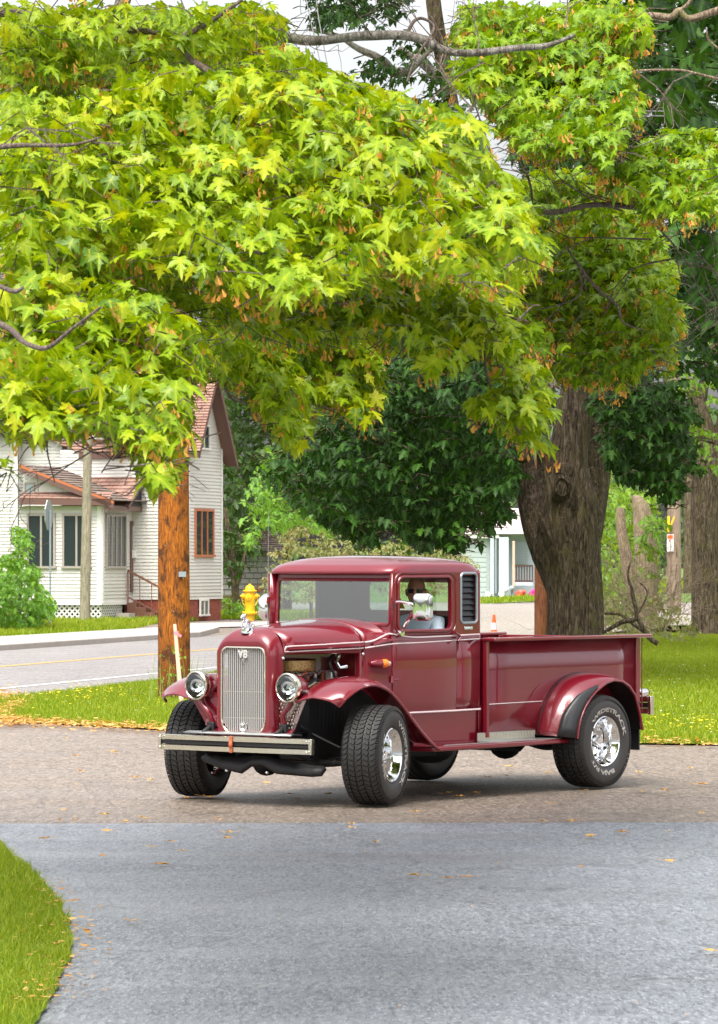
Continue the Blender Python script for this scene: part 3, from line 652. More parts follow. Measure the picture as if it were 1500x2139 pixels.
# ================================================================== POLES, SIGN, HYDRANT, CONE
def pole(name, base, top, r0, r1, mt, label, cat='utility pole', n=22, lean=None, rough=.012):
    b_ = MB(); base = Vector(base); top = Vector(top); L_ = (top-base).length; rings = []
    for i in range(19):
        t = i/18; c = base.lerp(top, t)-base; rr_ = lerp(r0, r1, t)
        rings.append([c+Vector((math.cos(2*math.pi*k_/n), math.sin(2*math.pi*k_/n), 0))*(rr_*(1+rough*noise.noise(Vector((math.cos(2*math.pi*k_/n)*3, math.sin(2*math.pi*k_/n)*3, t*3)))*3)) for k_ in range(n)])
    b_.loft(rings, True, True, True); r_ = empty(name, base, 0, label, cat); b_.build('shaft', mt, r_); return r_
pb = G(364, 1462); pr = 33/FPX*pb.y
pole_o = pole('utility_pole', pb-Vector((0, 0, .05)), pb+Vector((-.03, 0, 9.2)), pr*1.03, pr*.86, M['pole_orange'], 'thick rust orange wooden utility pole left of the pickup')
b = MB(); b.box((.12, -pr*.98, 1.75), (.10, .02, .07)); b.build('metal_tag', M['galv'], pole_o, smooth=0)
b = MB()
for i in range(7): b.lathe([(0.001, -pr-.004), (.007, -pr-.004), (.007, -pr*.9)], (random.uniform(-.16, .16), 0, random.uniform(.6, 3.6)), 'y', 6)
tag(b.build('nail_heads', M['galv'], pole_o), kind='stuff')
p0, p1 = G(177, 1303), P(187, 880, 116)
p1 = Vector((p1.x, p0.y+.3, CH+(1170-880)*p0.y/FPX)); pole('utility_pole', p0-Vector((0, 0, .1)), p1, .165, .12, M['pole_grey'], 'short weathered grey pole leaning in front of the porch')
pg = G(1408, 1284); gpole = pole('utility_pole', pg-Vector((0, 0, .1)), pg+Vector((0, 0, 9.5)), 15.5/FPX*pg.y, 12/FPX*pg.y, M['pole_tan'], 'grey brown utility pole with warning placard behind the lawn')
s_ = pg.y/FPX; yf = -16*s_
def onpole(name, px0, px1, py0, py1, mt, y=yf, parent=gpole, t=.02):
    b_ = MB(); b_.bb((px0-1408)*s_, (px1-1408)*s_, y-t, y, CH+(HY-py1)*s_-pg.z+.1, CH+(HY-py0)*s_-pg.z+.1); return b_.build(name, mt, parent, smooth=0)
pl = onpole('placard', 1392, 1406, 1116, 1152, M['trim_white']); onpole('header', 1393, 1404, 1118, 1125, M['cone_orange'], yf-.022, pl)
b = MB(); cx_, cz_ = (1397-1408)*s_, CH+(HY-1130)*s_+.1; b.poly([(cx_-2*s_, yf-.026, cz_), (cx_, yf-.026, cz_-3.5*s_), (cx_+2*s_, yf-.026, cz_), (cx_, yf-.026, cz_+3.5*s_)]); b.build('diamond_mark', M['cone_orange'], pl, smooth=0)
for i in range(4): onpole('text_line', 1394, 1404-(i % 2)*2, 1138+i*3, 1139+i*3, M['wire'], yf-.022, pl, .004)
onpole('marker_strip', 1393, 1398, 1078, 1111, M['belt_yellow']); onpole('ground_wire', 1399.3, 1400.4, 1060, 1284, M['trim_brown'], yf, gpole, .03)
b = MB(); b.tube([P(1398, 1100, pg.y-.4)-pg, P(1409, 1073, pg.y-.4)-pg], .028, 6); b.build('wire_guard', M['belt_yellow'], gpole)
pr2 = G(1133, 1352); pole('utility_pole', pr2-Vector((0, 0, .1)), pr2+Vector((0, 0, 7)), 17/FPX*pr2.y, 14/FPX*pr2.y, M['pole_red'], 'dark reddish pole standing right behind the big maple trunk')
# pale post at far right behind the leaves
pp = G(1404, 1262); pole('utility_pole', pp, pp+Vector((0, 0, 10.5)), .2, .17, M['pole_grey'], 'pale upper post seen between leaves above the placard pole')
# stop sign seen edge-on from behind
sg = empty('stop_sign', G(105, 1312), R(0), 'grey back of an octagonal road sign on a thin steel post by the shrub', 'road sign')
sp_ = sg.location.y/FPX
b = MB(); b.box((0, 0, 1.6), (.05, .05, 3.35)); b.build('post', M['galv'], sg, smooth=0)
b = MB(); rz_ = R(78); zc = CH+(HY-1076)*sp_; oct_ = [(.40*math.cos(R(22.5+45*i)), .40*math.sin(R(22.5+45*i))) for i in range(8)]
b.loft([[Vector((x*math.cos(rz_)-o_*math.sin(rz_)-.04, x*math.sin(rz_)+o_*math.cos(rz_)-.02, zc+z*1.12)) for x, z in oct_] for o_ in (-.01, .01)], True, True, True); b.build('sign_plate', M['sheet_metal'], sg, smooth=0)
# stake with ribbon
sk = empty('survey_stake', G(381, 1470), 0, 'pale pink wooden stake leaning against the orange utility pole', 'stake')
b = MB(); b.loft([[(x-.0, y-.2, 0) for x, y in ((-.03, -.02), (.03, -.02), (.03, .02), (-.03, .02))], [(x-.095, y-.1, 1.05) for x, y in ((-.022, -.02), (.02, -.02), (.02, .02), (-.022, .02))]], True, True, True); b.build('stake_board', M['stake'], sk, smooth=0)
b = MB(); b.box((-.075, -.11, .93), (.055, .05, .05)); b.box((-.03, -.12, .90), (.05, .01, .035), Matrix.Rotation(.5, 3, 'Y')); b.build('ribbon', M['pink'], sk, smooth=0)
# hydrant
hl = G(522, 1297); hs_ = hl.y/FPX; u = 76*hs_
hy = empty('fire_hydrant', hl, R(0), 'yellow fire hydrant by the road left of the cab', 'fire hydrant')
b = MB(); b.lathe([(.001, 0), (.135*u, 0), (.135*u, .17*u), (.13*u, .175*u), (.205*u, .18*u), (.215*u, .20*u), (.215*u, .235*u), (.2*u, .25*u), (.14*u, .255*u), (.138*u, .5*u), (.15*u, .56*u), (.15*u, .66*u), (.135*u, .74*u), (.13*u, .80*u)], n=28); b.build('barrel', M['hydrant'], hy)
b = MB(); b.lathe([(.13*u, .80*u), (.19*u, .805*u), (.195*u, .83*u), (.18*u, .85*u), (.135*u, .855*u), (.125*u, .92*u), (.09*u, .965*u), (.04*u, .985*u), (.03*u, 1.02*u), (.001, 1.02*u)], n=28); b.build('bonnet', M['hydrant'], hy)
b = MB(); b.lathe([(.001, -.24*u), (.03*u, -.24*u), (.03*u, -.20*u), (.09*u, -.195*u), (.105*u, -.12*u), (.08*u, -.10*u), (.08*u, 0)], (-.03*u, 0, .66*u), 'y', 20); b.build('pumper_nozzle', M['hydrant'], hy)
for sx in (-1, 1):
    b = MB(); b.lathe([(.001, sx*.27*u), (.025*u, sx*.27*u), (.03*u, sx*.235*u), (.06*u, sx*.225*u), (.085*u, sx*.16*u), (.07*u, sx*.12*u), (.07*u, 0)], (0, 0, .68*u), 'x', 16); b.build('hose_nozzle', M['hydrant'], hy)
    b = MB(); b.tube(smoothpath([(sx*.22*u, -.03, .64*u), (sx*.2*u, -.06, .52*u), (sx*.14*u, -.1, .43*u), (sx*.02*u, -.14, .45*u)], 4), .009*u, 6); b.build('chain', M['hydrant'], hy)
b = MB()
for i in range(8): a_ = i*math.pi/4; b.lathe([(.001, .27*u), (.018*u, .27*u), (.018*u, .16*u)], (.18*u*math.cos(a_), .18*u*math.sin(a_), 0), 'z', 6)
tag(b.build('flange_bolts', M['hydrant'], hy), kind='stuff')
# cone
cl = G(1032, 1330); cs = cl.y/FPX; cn = empty('traffic_cone', cl, .3, 'orange traffic cone with pale band behind the pickup bed', 'traffic cone')
b = MB(); b.box((0, 0, .02), (.42, .42, .04)); b.build('base', M['cone_orange'], cn, smooth=0, bevel=.01)
H_ = 46*cs; rr_ = lambda t: lerp(8.5*cs, 2.6*cs, t)
b = MB(); b.lathe([(rr_(0), .04), (rr_(.32), .32*H_)], n=20); b.build('lower_cone', M['cone_orange'], cn)
b = MB(); b.lathe([(rr_(.32)+.002, .32*H_), (rr_(.64)+.002, .64*H_)], n=20); b.build('band', M['cone_white'], cn)
b = MB(); b.lathe([(rr_(.64), .64*H_), (rr_(1), H_), (.001, H_)], n=20); b.build('upper_cone', M['cone_orange'], cn)

# ================================================================== FAR HOUSES
gh = empty('house', (0, 0, 0), 0, 'small blue green house with white posts behind the traffic cone', 'house')
GD = 200.0; gs = GD/FPX
O3 = Vector(((985-750)*gs, GD, 0)); EX = Vector((1, 0, 0))
def wx(px): return (px-985)*gs
def wz(py): return CH+(HY-py)*gs
wall(O3, EX, wx(960), wx(1016), 0, wz(1122), gh, 'siding', .24, mt=M['green_paint'])
wbox('wall', O3, EX, wx(1016), wx(1024), 0, wz(1122), -.3, .0, M['green_paint'], gh)
wbox('porch_back', O3, EX, wx(1016.2), wx(1150), 0, wz(1095), -1.4, -1.2, M['post_white'], gh)
wbox('fascia', O3, EX, wx(950), wx(1042), wz(1124), wz(1115), -.1, .35, M['trim_white'], gh)
courses('roof', O3+EX*wx(945)+UP*wz(1116)-Vector((0, .4, 0)), O3+EX*wx(1160)+UP*wz(1116)-Vector((0, .4, 0)), O3+EX*wx(1160)+UP*wz(1060)+Vector((0, 3.5, 0)), O3+EX*wx(945)+UP*wz(1060)+Vector((0, 3.5, 0)), 12, mat('pink_grey_roof', (.50, .42, .40), .9), gh, .03, Vector((0, -.6, .8)))
for a, b2, c, d, nm_, mt_ in ((1024, 1031, 1124, 1245, 'post', 'post_white'), (1033, 1037, 1126, 1240, 'post', 'galv'), (1042, 1062, 1122, 1243, 'post', 'post_white'), (1070, 1075, 1130, 1225, 'post', 'stake'), (1075, 1113, 1180, 1184, 'top_rail', 'rail_brown'), (1075, 1113, 1212, 1216, 'bottom_rail', 'rail_brown'), (1076, 1112, 1216, 1223, 'porch_deck', 'post_white')):
    wbox(nm_, O3, EX, wx(a), wx(b2), wz(d), wz(c), .1, .35, M[mt_], gh)
for i in range(7): wbox('baluster', O3, EX, wx(1077+i*5.6), wx(1079.6+i*5.6), wz(1212), wz(1184), .15, .25, M['rail_brown'], gh)
for i in range(11): wbox('louvre_slat', O3, EX, wx(1076), wx(1104), wz(1136+i*4.2), wz(1133+i*4.2), -1.1, -1.0, M['galv'], gh)
def toy(px, py, w_, h_, mt_, nm_, label, cat):
    g_ = Vector(((px-750)*gs, GD-1.2, 0)); b_ = MB(); b_.ball((0, 0, h_*gs*.55), h_*gs*.5, 10, 6, (w_/h_, .7, 1)); b_.ball((w_*gs*.3, -.1, h_*gs*.8), h_*gs*.3, 8, 6); b_.lathe([(.001, -.3), (.15, -.3), (.15, .3), (.001, .3)], (-w_*gs*.25, 0, .15), 'y', 10)
    o_ = b_.build(nm_, mt_, None); o_.location = g_; tag(o_, label, cat)
toy(1086, 1240, 22, 14, M['red_toy'], 'toy_wagon', 'red plastic ride on toy below the brown porch railing', 'toy'); toy(1112, 1240, 12, 16, M['pink_toy'], 'toy_scooter', 'magenta plastic toy at the edge of the maple trunk', 'toy')
toy(1021, 1242, 14, 9, M['trim_white'], 'white_tub', 'small white tub on the ground by the blue green wall', 'tub'); toy(1049, 1236, 14, 20, M['trim_white'], 'white_bundle', 'white bundle heaped against the porch post', 'bundle'); toy(1063, 1237, 13, 22, M['galv'], 'grey_bundle', 'grey bundle heaped right of the white one', 'bundle')
# shingled shed left of cab
sh = empty('shed', (0, 0, 0), 0, 'grey shingled shed behind the yellow hydrant', 'shed')
SD = 140.0; ss = SD/FPX; O4 = Vector(((460-750)*ss, SD, 0))
wall(O4, EX, 0, 150*ss, CH+(HY-1243)*ss, CH+(HY-1150)*ss, sh, 'shingle_wall', .2, mt=M['shingle_grey'])
wbox('base_board', O4, EX, 0, 150*ss, .02, CH+(HY-1243)*ss-.01, -.2, .02, M['trim_brown'], sh)
wbox('shed_window', O4, EX, 78*ss, 86*ss, CH+(HY-1236)*ss, CH+(HY-1222)*ss, .02, .06, M['trim_rust'], sh)
courses('roof', O4+UP*(CH+(HY-1152)*ss)-Vector((.3, .4, 0)), O4+EX*(155*ss)+UP*(CH+(HY-1152)*ss)-Vector((0, .4, 0)), O4+EX*(155*ss)+UP*(CH+(HY-1110)*ss)+Vector((0, 3, 0)), O4+UP*(CH+(HY-1110)*ss)+Vector((-.3, 3, 0)), 9, M['shingle_dark'], sh, .03, Vector((0, -.6, .8)))
# ================================================================== PICKUP TRUCK (local: +x forward, +y near side, z up)
TA = math.atan2(-math.cos(R(38)), -math.sin(R(38)))
truck = empty('pickup_truck', (-.575, 30.57, -.008), TA, 'wine red vintage hot rod pickup with tall chrome grille and off road tyres', 'pickup truck')
def part(b_, name, mt, par=None, **kw): return b_.build(name, M[mt] if isinstance(mt, str) else mt, par if par is not None else truck, **kw)
def sbox(name, mt, x0, x1, y0, y1, z0, z1, par=None, bevel=.004, smooth=40): b_ = MB(); b_.bb(x0, x1, y0, y1, z0, z1); return part(b_, name, mt, par, bevel=bevel, smooth=smooth)

# ---- grille shell
def yz(x, pts): return [(x, y, z) for y, z in pts]
inner = rrect(0, .8825, .218, .3375, (.06, .06, .12, .12), 8)
mid = rrect(0, .885, .246, .368, (.085, .085, .14, .14), 8)
mid2 = rrect(0, .90, .272, .40, (.15, .15, .12, .12), 8)
outer = rrect(0, .92, .290, .428, (.20, .20, .10, .10), 8)
back_ = rrect(0, .935, .300, .435, (.20, .20, .08, .08), 8)
b = MB(); b.loft([yz(.49, inner), yz(.525, inner), yz(.536, mid), yz(.525, mid2), yz(.48, outer), yz(.405, back_)]); part(b, 'grille_shell', 'paint', smooth=60)
gr = empty('grille'); gr.parent = truck
b = MB(); b.tube([(.530, y, z) for y, z in inner]+[(.530, *inner[0])], .0075, 6, False); part(b, 'grille_trim', 'chrome_soft', gr)
b = MB(); nb = 22
for i in range(nb):
    y = -.205+.41*i/(nb-1); t_ = max(0, (abs(y)-.10)/.118); zl = .548+.10*t_**2.6; zt_ = 1.216-.03*max(0, (abs(y)-.17)/.048)**2
    b.loft([[(.513, y-.0036, z), (.524, y, z), (.513, y+.0036, z), (.507, y, z)] for z in (zl, zt_)], True, True, True)
tag(part(b, 'grille_bars', 'grille_bar', gr, smooth=20), kind='stuff')
for z in (.875, .67): b = MB(); b.tube([(.505, -.215, z), (.505, .215, z)], .005, 5); part(b, 'grille_crossbar', 'chrome_soft', gr)
M['radiator'] = mat('radiator_core', (.045, .04, .04), .6, .3)
b = MB(); b.bb(.43, .445, -.225, .225, .56, 1.21); part(b, 'radiator', 'radiator', gr, smooth=0)
b = MB()
for i in range(22): b.bb(.446, .452, -.21, .21, .58+i*.028, .588+i*.028)
tag(part(b, 'radiator_fins', 'engine', gr, smooth=0), kind='stuff')
b = MB(); b.lathe([(.016, .52), (.030, .532), (.038, .532), (.038, .52)], (0, 0, .60), 'x', 16); o = part(b, 'crank_ring', 'chrome', gr); 
def text_mesh(s_, size, ext=.0015, off=0.0):
    c = bpy.data.curves.new('lettering', 'FONT'); c.body = s_; c.size = size; c.extrude = ext; c.align_x = 'CENTER'; c.align_y = 'CENTER'; c.offset = off; c.resolution_u = 3
    o_ = bpy.data.objects.new('lettering', c); COL.objects.link(o_); dg = bpy.context.evaluated_depsgraph_get(); me = bpy.data.meshes.new_from_object(o_.evaluated_get(dg)); bpy.data.objects.remove(o_); bpy.data.curves.remove(c); return me
me = text_mesh('V8', .085, .006, .003); me.materials.clear(); me.materials.append(M['grille_bar'])
o = bpy.data.objects.new('emblem', me); COL.objects.link(o); o.parent = gr; o.location = (.53, 0, 1.165); o.rotation_euler = (R(90), 0, R(90))
b = MB(); b.tube([(.528, 0, 1.13), (.528, 0, 1.09)], [.012, .003], 6); part(b, 'emblem_spear', 'chrome', gr)
# ornament
orn = empty('hood_ornament', (.47, 0, 1.345)); orn.parent = truck
b = MB(); b.lathe([(.055, -.02), (.055, .0), (.045, .022), (.02, .03), (.001, .032)], n=16); b.loft([[(x, y, z) for x, y in srect(.065*s_, .028*s_, 2.5, 12)] for s_, z in ((1, 0), (1, .018), (.6, .035))], True, True, True); part(b, 'cap', 'chrome', orn)
b = MB(); b.tube(smoothpath([(-.035, 0, .03), (-.03, 0, .055), (0, 0, .07), (.025, 0, .085), (.04, 0, .10)], 4), [.012]*4+[.018]*4+[.02]*4+[.014]*4+[.012], 8)
b.ball((.055, 0, .112), .021, 10, 8, (1.25, .9, .95)); b.ball((.078, 0, .106), .011, 8, 6)
for sy in (-1, 1):
    b.tube([(.03, .01*sy, .085), (.045, .022*sy, .065), (.05, .02*sy, .03)], [.01, .008, .006], 6); b.tube([(-.02, .01*sy, .06), (-.045, .022*sy, .045), (-.02, .022*sy, .028)], [.012, .01, .006], 6); b.tube([(.05, .012*sy, .125), (.042, .02*sy, .138)], [.007, .003], 5)
part(b, 'figure', 'chrome', orn, smooth=80)

# ---- hood and cowl
def arch(x, w, t, zb, e=2.4, n=12, zs=1.205):
    pts = [(x, w, zb), (x, w, lerp(zb, zs, .5)), (x, w, zs)]
    for i in range(1, n+1):
        a = math.pi/2*i/n; pts.append((x, w*math.cos(a)**(2/e), zs+(t-zs)*math.sin(a)**(2/e)))
    return pts+[(p[0], -p[1], p[2]) for p in reversed(pts[:-1])]
def hw(x): return interp(x, [-.60, -.56, -.33, .41], [.618, .614, .51, .296])
def ht(x): return interp(x, [-.56, -.40, -.22, .1, .41], [1.435, 1.43, 1.415, 1.392, 1.362])
xs = [.404, .30, .20, .10, 0, -.10, -.20, -.30, -.323]
b = MB(); b.loft([arch(x, hw(x), ht(x), 1.165, interp(x, [-.2, .4], [2.5, 2.7])) for x in xs], False); part(b, 'hood', 'paint', smooth=50, solid=.006)
xs = [-.331, -.38, -.43, -.48, -.53, -.555]
b = MB(); b.loft([arch(x, hw(x), ht(x), .60, 2.5) for x in xs]+[arch(-.60, .640, 1.40, .60, 2.5)], False); part(b, 'cowl', 'paint', smooth=50, solid=.006)
for x in (-.20,):
    b = MB(); q = arch(x-.13, .50, 1.36, .5); b.poly(q); part(b, 'firewall', 'paint', smooth=0)
for sy in (1, -1): sbox('hood_pillar', 'paint', -.34, -.30, .45*sy, .512*sy, .60, 1.17, None, .01)
# pinstriped belt mouldings
def sidecurve(pts, r, name, mt):
    for sy in (1, -1):
        b_ = MB(); b_.tube(smoothpath([(x, y*sy, z) for x, y, z in pts], 5), r, 6); part(b_, name, mt)
sidecurve([(.39, .302, 1.195), (.385, .305, 1.212), (.36, .315, 1.226), (.2, .367, 1.232), (-.323, .522, 1.252)], .0065, 'pinstripe', 'paint_line')
sidecurve([(.39, .302, 1.195), (.37, .31, 1.186), (.2, .365, 1.19), (-.323, .521, 1.205)], .0055, 'pinstripe', 'paint_line')
sidecurve([(.36, .318, 1.208), (.2, .366, 1.212), (-.323, .523, 1.228)], .013, 'belt_moulding', 'paint')
sidecurve([(-.335, .526, 1.252), (-.40, .556, 1.262), (-.47, .594, 1.295), (-.53, .612, 1.316), (-.57, .632, 1.312), (-.8, .652, 1.286), (-1.2, .690, 1.290), (-1.60, .714, 1.298)], .0075, 'pinstripe', 'paint_line')
sidecurve([(-.335, .528, 1.206), (-.56, .630, 1.236), (-.9, .656, 1.242), (-1.60, .713, 1.262)], .0065, 'pinstripe', 'paint_line')
sidecurve([(-.40, .558, 1.232), (-.56, .622, 1.268), (-.9, .646, 1.266), (-1.60, .706, 1.28)], .015, 'belt_moulding', 'paint')
# seams, catches
for sy in (1, -1):
    b = MB(); b.ball((.408, .305*sy, 1.135), .014, 10, 8, (1, .7, 1)); part(b, 'hood_latch', 'chrome')
    b = MB(); b.ball((-.32, .524*sy, 1.158), .013, 10, 8, (1, .7, 1)); part(b, 'hood_latch', 'chrome')

# ---- cab
X0, X1 = -.56, -1.61
def cyw(x): return .622+.078*(-.56-x)/1.05
def side_panel(sy):
    Y = 0; YY = lambda x, d=0: (cyw(x)+d)*sy
    q = lambda pts: [(x, YY(x), z) for x, z in pts]
    cab_ = MB()
    win = rrect(-.935, 1.552, .315, .210, .055, 6); o1 = rrect(-.945, 1.5465, .385, .2455, .0005, 6)
    cab_.bridge(q(o1), q(win)); 
    lou = rrect(-1.470, 1.592, .098, .200, .035, 6); o2 = rrect(-1.47, 1.5465, .14, .2455, .0005, 6)
    cab_.bridge(q(o2), q(lou))
    # lower panels curve slightly outward
    rows = [(1.301, 0), (1.1, .006), (.95, .006), (.80, .002), (.68, -.010)]
    part(cab_, 'cab_side', 'paint', smooth=0, solid=.03, off=0, bevel=0)
    lo = MB(); lo.loft([[(x, YY(x, dy), z) for x in (X0-.0, -.75, -1.03, -1.326)] for z, dy in rows], False); d_ = part(lo, 'door', 'paint', smooth=40, solid=.02, bevel=.006)
    lo = MB(); lo.loft([[(x, YY(x, dy-.004), z) for x in (-1.332, -1.45, X1)] for z, dy in rows], False); part(lo, 'quarter_panel', 'paint', smooth=40, solid=.02)
    # frames round the openings
    b_ = MB(); q2 = [(x, YY(x, .018), z) for x, z in rrect(-.935, 1.552, .321, .216, .06, 6)]; b_.tube(q2+[q2[0]], .014, 8, False); part(b_, 'window_frame', 'paint', d_)
    b_ = MB(); q2 = [(x, YY(x, .016), z) for x, z in rrect(-.945, 1.556, .368, .245, .09, 6)]; b_.tube(q2+[q2[0]], .009, 6, False); part(b_, 'door_edge_bead', 'paint', d_)
    b_ = MB(); q2 = [(x, YY(x, .017), z) for x, z in lou]; b_.tube(q2+[q2[0]], .011, 8, False); lf = part(b_, 'louvre_frame', 'galv')
    for i in range(8):
        z = 1.42+i*.047; b_ = MB(); b_.loft([[(x_, YY(x_, .004), z-.018) for x_ in (-1.375, -1.565)], [(x_, YY(x_, -.014), z+.024) for x_ in (-1.375, -1.565)]], False); part(b_, 'louvre_slat', 'tint', lf, smooth=0, solid=.004)
    YH = YY(-1.27); b_ = MB(); b_.tube([(-1.27, YH+.01*sy, 1.318), (-1.27, YH+.045*sy, 1.318)], .018, 10); b_.tube([(-1.265, YH+.045*sy, 1.315), (-1.33, YH+.05*sy, 1.285), (-1.295, YH+.05*sy, 1.245)], .012, 8); Y = YY(X0)
    part(b_, 'door_handle', 'paint', d_)
    b_ = MB(); b_.tube([(X0+.01, Y+.012*sy, 1.55), (X0+.01, Y+.012*sy, 1.60)], .016, 8); b_.bb(X0-.04, X0+.02, Y, Y+.018*sy, 1.55, 1.60); part(b_, 'hinge', 'paint', d_)
    b_ = MB(); b_.tube([(X0+.01, Y+.012*sy, .93), (X0+.01, Y+.012*sy, .985)], .014, 8); b_.tube([(X0-.0, Y+.01*sy, .955), (X0-.05, Y+.02*sy, .955)], .008, 6); part(b_, 'hinge', 'paint', d_)
    b_ = MB(); b_.tube([(x_, YY(x_, .012), z_) for x_, z_ in ((X0-.01, .685), (-1.30, .688), (-1.615, .692))], .009, 6); part(b_, 'sill_bead', 'paint_line')
    b_ = MB(); b_.loft([[(-.42, .60*sy, .72), (-.56, .612*sy, .72), (-1.66, .69*sy, .72)], [(-.42, .60*sy, .40), (-.56, .605*sy, .40), (-1.66, .68*sy, .40)]], False); part(b_, 'valance', 'paint', smooth=0, solid=.01)
    b_ = MB(); Y = YY(-1.47); b_.bb(-1.41, -1.52, Y+.0*sy, Y+.022*sy, 1.337, 1.362); bd = part(b_, 'script_badge', 'chrome', bevel=.004)
    b_ = MB(); b_.tube([(-1.42-.012*i, Y+.024*sy, 1.35+(.006 if i % 2 else -.006)) for i in range(8)], .0025, 5); part(b_, 'badge_script', 'galv', bd)
    # A pillar
    b_ = MB(); b_.loft([[(-.628, .585*sy, z), (-.595, .604*sy, z), (-.565, .618*sy, z), (-.57, .632*sy, z)] for z in (1.30, 1.5, 1.79)], False); part(b_, 'windshield_pillar', 'paint', smooth=80, solid=.025)
    # rear corner
    b_ = MB(); b_.loft([[(-1.605-.065*math.sin(a), (.640+.060*math.cos(a))*sy, z) for a in [math.pi/2*i/6 for i in range(7)]] for z in (.50, 1.0, 1.81)], False); part(b_, 'rear_corner', 'paint', smooth=80, solid=.01)
side_panel(1); side_panel(-1)
# windshield
b = MB(); of = rrect(0, 1.556, .600, .238, .0005, 6); inn = rrect(0, 1.572, .575, .170, .03, 6)
wxp = lambda z: lerp(-.595, -.630, (z-1.33)/.48)
inn2 = [(y, z-(.02*(abs(y)/.57)**2 if z < 1.5 else 0)) for y, z in inn]
b.bridge([(wxp(z), y, z) for y, z in of], [(wxp(z), y, z) for y, z in inn2]); wsf = part(b, 'windshield_surround', 'paint', smooth=0, solid=.03)
b = MB(); q = [(wxp(z)+.014, y, z) for y, z in inn2]; b.tube(q+[q[0]], .013, 8, False); part(b, 'windshield_frame', 'paint', wsf)
b = MB(); b.poly([(wxp(z)+.004, y, z) for y, z in [(y*.99, z) for y, z in inn2]]); part(b, 'windshield_glass', M['glass'], wsf, smooth=0)
b = MB(); q = [(wxp(1.375)+.03-.04*(abs(y)/.64)**2, y, 1.400-.022*(abs(y)/.62)**2) for y in np.linspace(-.598, .598, 17)]; b.tube(q, .016, 8); part(b, 'windshield_sill', 'paint', wsf)
# roof with rolled visor
RC = -1.125
def rring(s_, z, hx=.57, hy=.685, e=9, cx=RC, fr=0): return [(cx+x*s_+(fr if x > 0 else 0)*(x/hx), y*s_*(1-.045*x/hx), z) for x, y in srect(hx, hy, e, 72)]
b = MB(); b.loft([rring(.985, 1.785), rring(1.0, 1.788, fr=.03), rring(1.0, 1.796, fr=.04), rring(.995, 1.82, fr=.03), rring(.985, 1.852, e=6.5, fr=.012), rring(.965, 1.866, e=6.2, fr=-.01), rring(.90, 1.884, e=5.5, fr=-.02), rring(.80, 1.903, e=4.5), rring(.62, 1.922, e=3.6), rring(.4, 1.933, e=3), rring(.15, 1.938, e=2.5), rring(.01, 1.9365, e=2)], True, False, True)
part(b, 'roof', 'paint', smooth=80)
b = MB(); b.poly(list(reversed(rring(.97, 1.788)))); part(b, 'headliner', 'interior', smooth=0)
# rear wall with window
b = MB(); o1 = rrect(0, 1.40, .66, .42, .0005, 6); w1 = rrect(0, 1.60, .46, .115, .03, 6); b.bridge([(-1.665, y, z) for y, z in o1], [(-1.665, y, z) for y, z in w1]); b.bb(-1.66, -1.67, -.66, .66, .5, .979); part(b, 'rear_wall', 'paint', smooth=0, solid=.012)
b = MB(); b.poly([(-1.664, y, z) for y, z in w1]); part(b, 'rear_window', M['glass'], smooth=0)
sbox('cab_floor', 'interior', -.35, -1.64, -.585, .585, .55, .60)
sbox('dashboard', 'interior', -.63, -.74, -.59, .59, 1.18, 1.335)
st_ = sbox('seat', 'interior', -.98, -1.45, -.58, .58, .86, 1.02, bevel=.04); sbox('seat_back', 'interior', -1.42, -1.60, -.60, .60, 1.0, 1.44, st_, bevel=.05)
for sy in (1, -1): b = MB(); b.loft([[(x_, (cyw(x_)-.035)*sy, z_) for x_ in (-.66, -1.60)] for z_ in (.62, 1.335)], False); part(b, 'door_liner', 'interior', smooth=0, solid=.008)
sbox('liner', 'interior', -1.20, -1.64, -.66, -.63, 1.3, 1.78, bevel=0)
b = MB(); b.lathe([(.19+.012*math.cos(a), .012*math.sin(a)) for a in [2*math.pi*i/8 for i in range(9)]], (0, 0, 0), 'z', 28)
for i in range(3): a = 2*math.pi*i/3+.5; b.tube([(0, 0, -.02), (.18*math.cos(a), .18*math.sin(a), 0)], .008, 6)
swl = part(b, 'steering_wheel', 'black'); swl.location = (-.86, .34, 1.29); swl.rotation_euler = (0, R(-52), 0)
b = MB(); b.tube([(-.62, .34, 1.02), (-.86, .34, 1.29)], .016, 8); part(b, 'steering_column', 'black')
YEL = -.06
b = MB(); b.loft([[(-1.56, YEL-.06, 1.50), (-1.56, YEL+.05, 1.50)], [(-1.56, YEL-.05, 1.64), (-1.56, YEL-.03, 1.64)]], False); part(b, 'yellow_strap', 'belt_yellow', smooth=0, solid=.004)

# ---- engine bay
b = MB(); b.bb(-.20, .36, -.22, .22, .55, .93); eng = part(b, 'engine_block', 'black', bevel=.02)
b = MB(); b.lathe([(.001, 1.018), (.20, 1.018), (.205, 1.026)], (.02, .06, 0), 'z', 40); b.lathe([(.205, 1.112), (.20, 1.122), (.04, 1.130), (.001, 1.130)], (.02, .06, 0), 'z', 40); part(b, 'air_cleaner_lid', 'chrome', eng)
b = MB(); b.lathe([(.196+(.004 if i % 2 else 0), z) for i, z in enumerate([1.027, 1.04, 1.06, 1.085, 1.111])], (.02, .06, 0), 'z', 60); part(b, 'air_filter', 'gold', eng)
b = MB(); b.lathe([(.07, .93), (.06, 1.0), (.09, 1.017)], (.02, .06, 0), 'z', 16); b.bb(-.06, .10, -.05, .16, .93, .985); part(b, 'carburettor', 'engine', eng, bevel=.006)
b = MB(); b.bb(-.20, .30, .16, .28, .88, .955); part(b, 'valve_cover', 'chrome_soft', eng, bevel=.02)
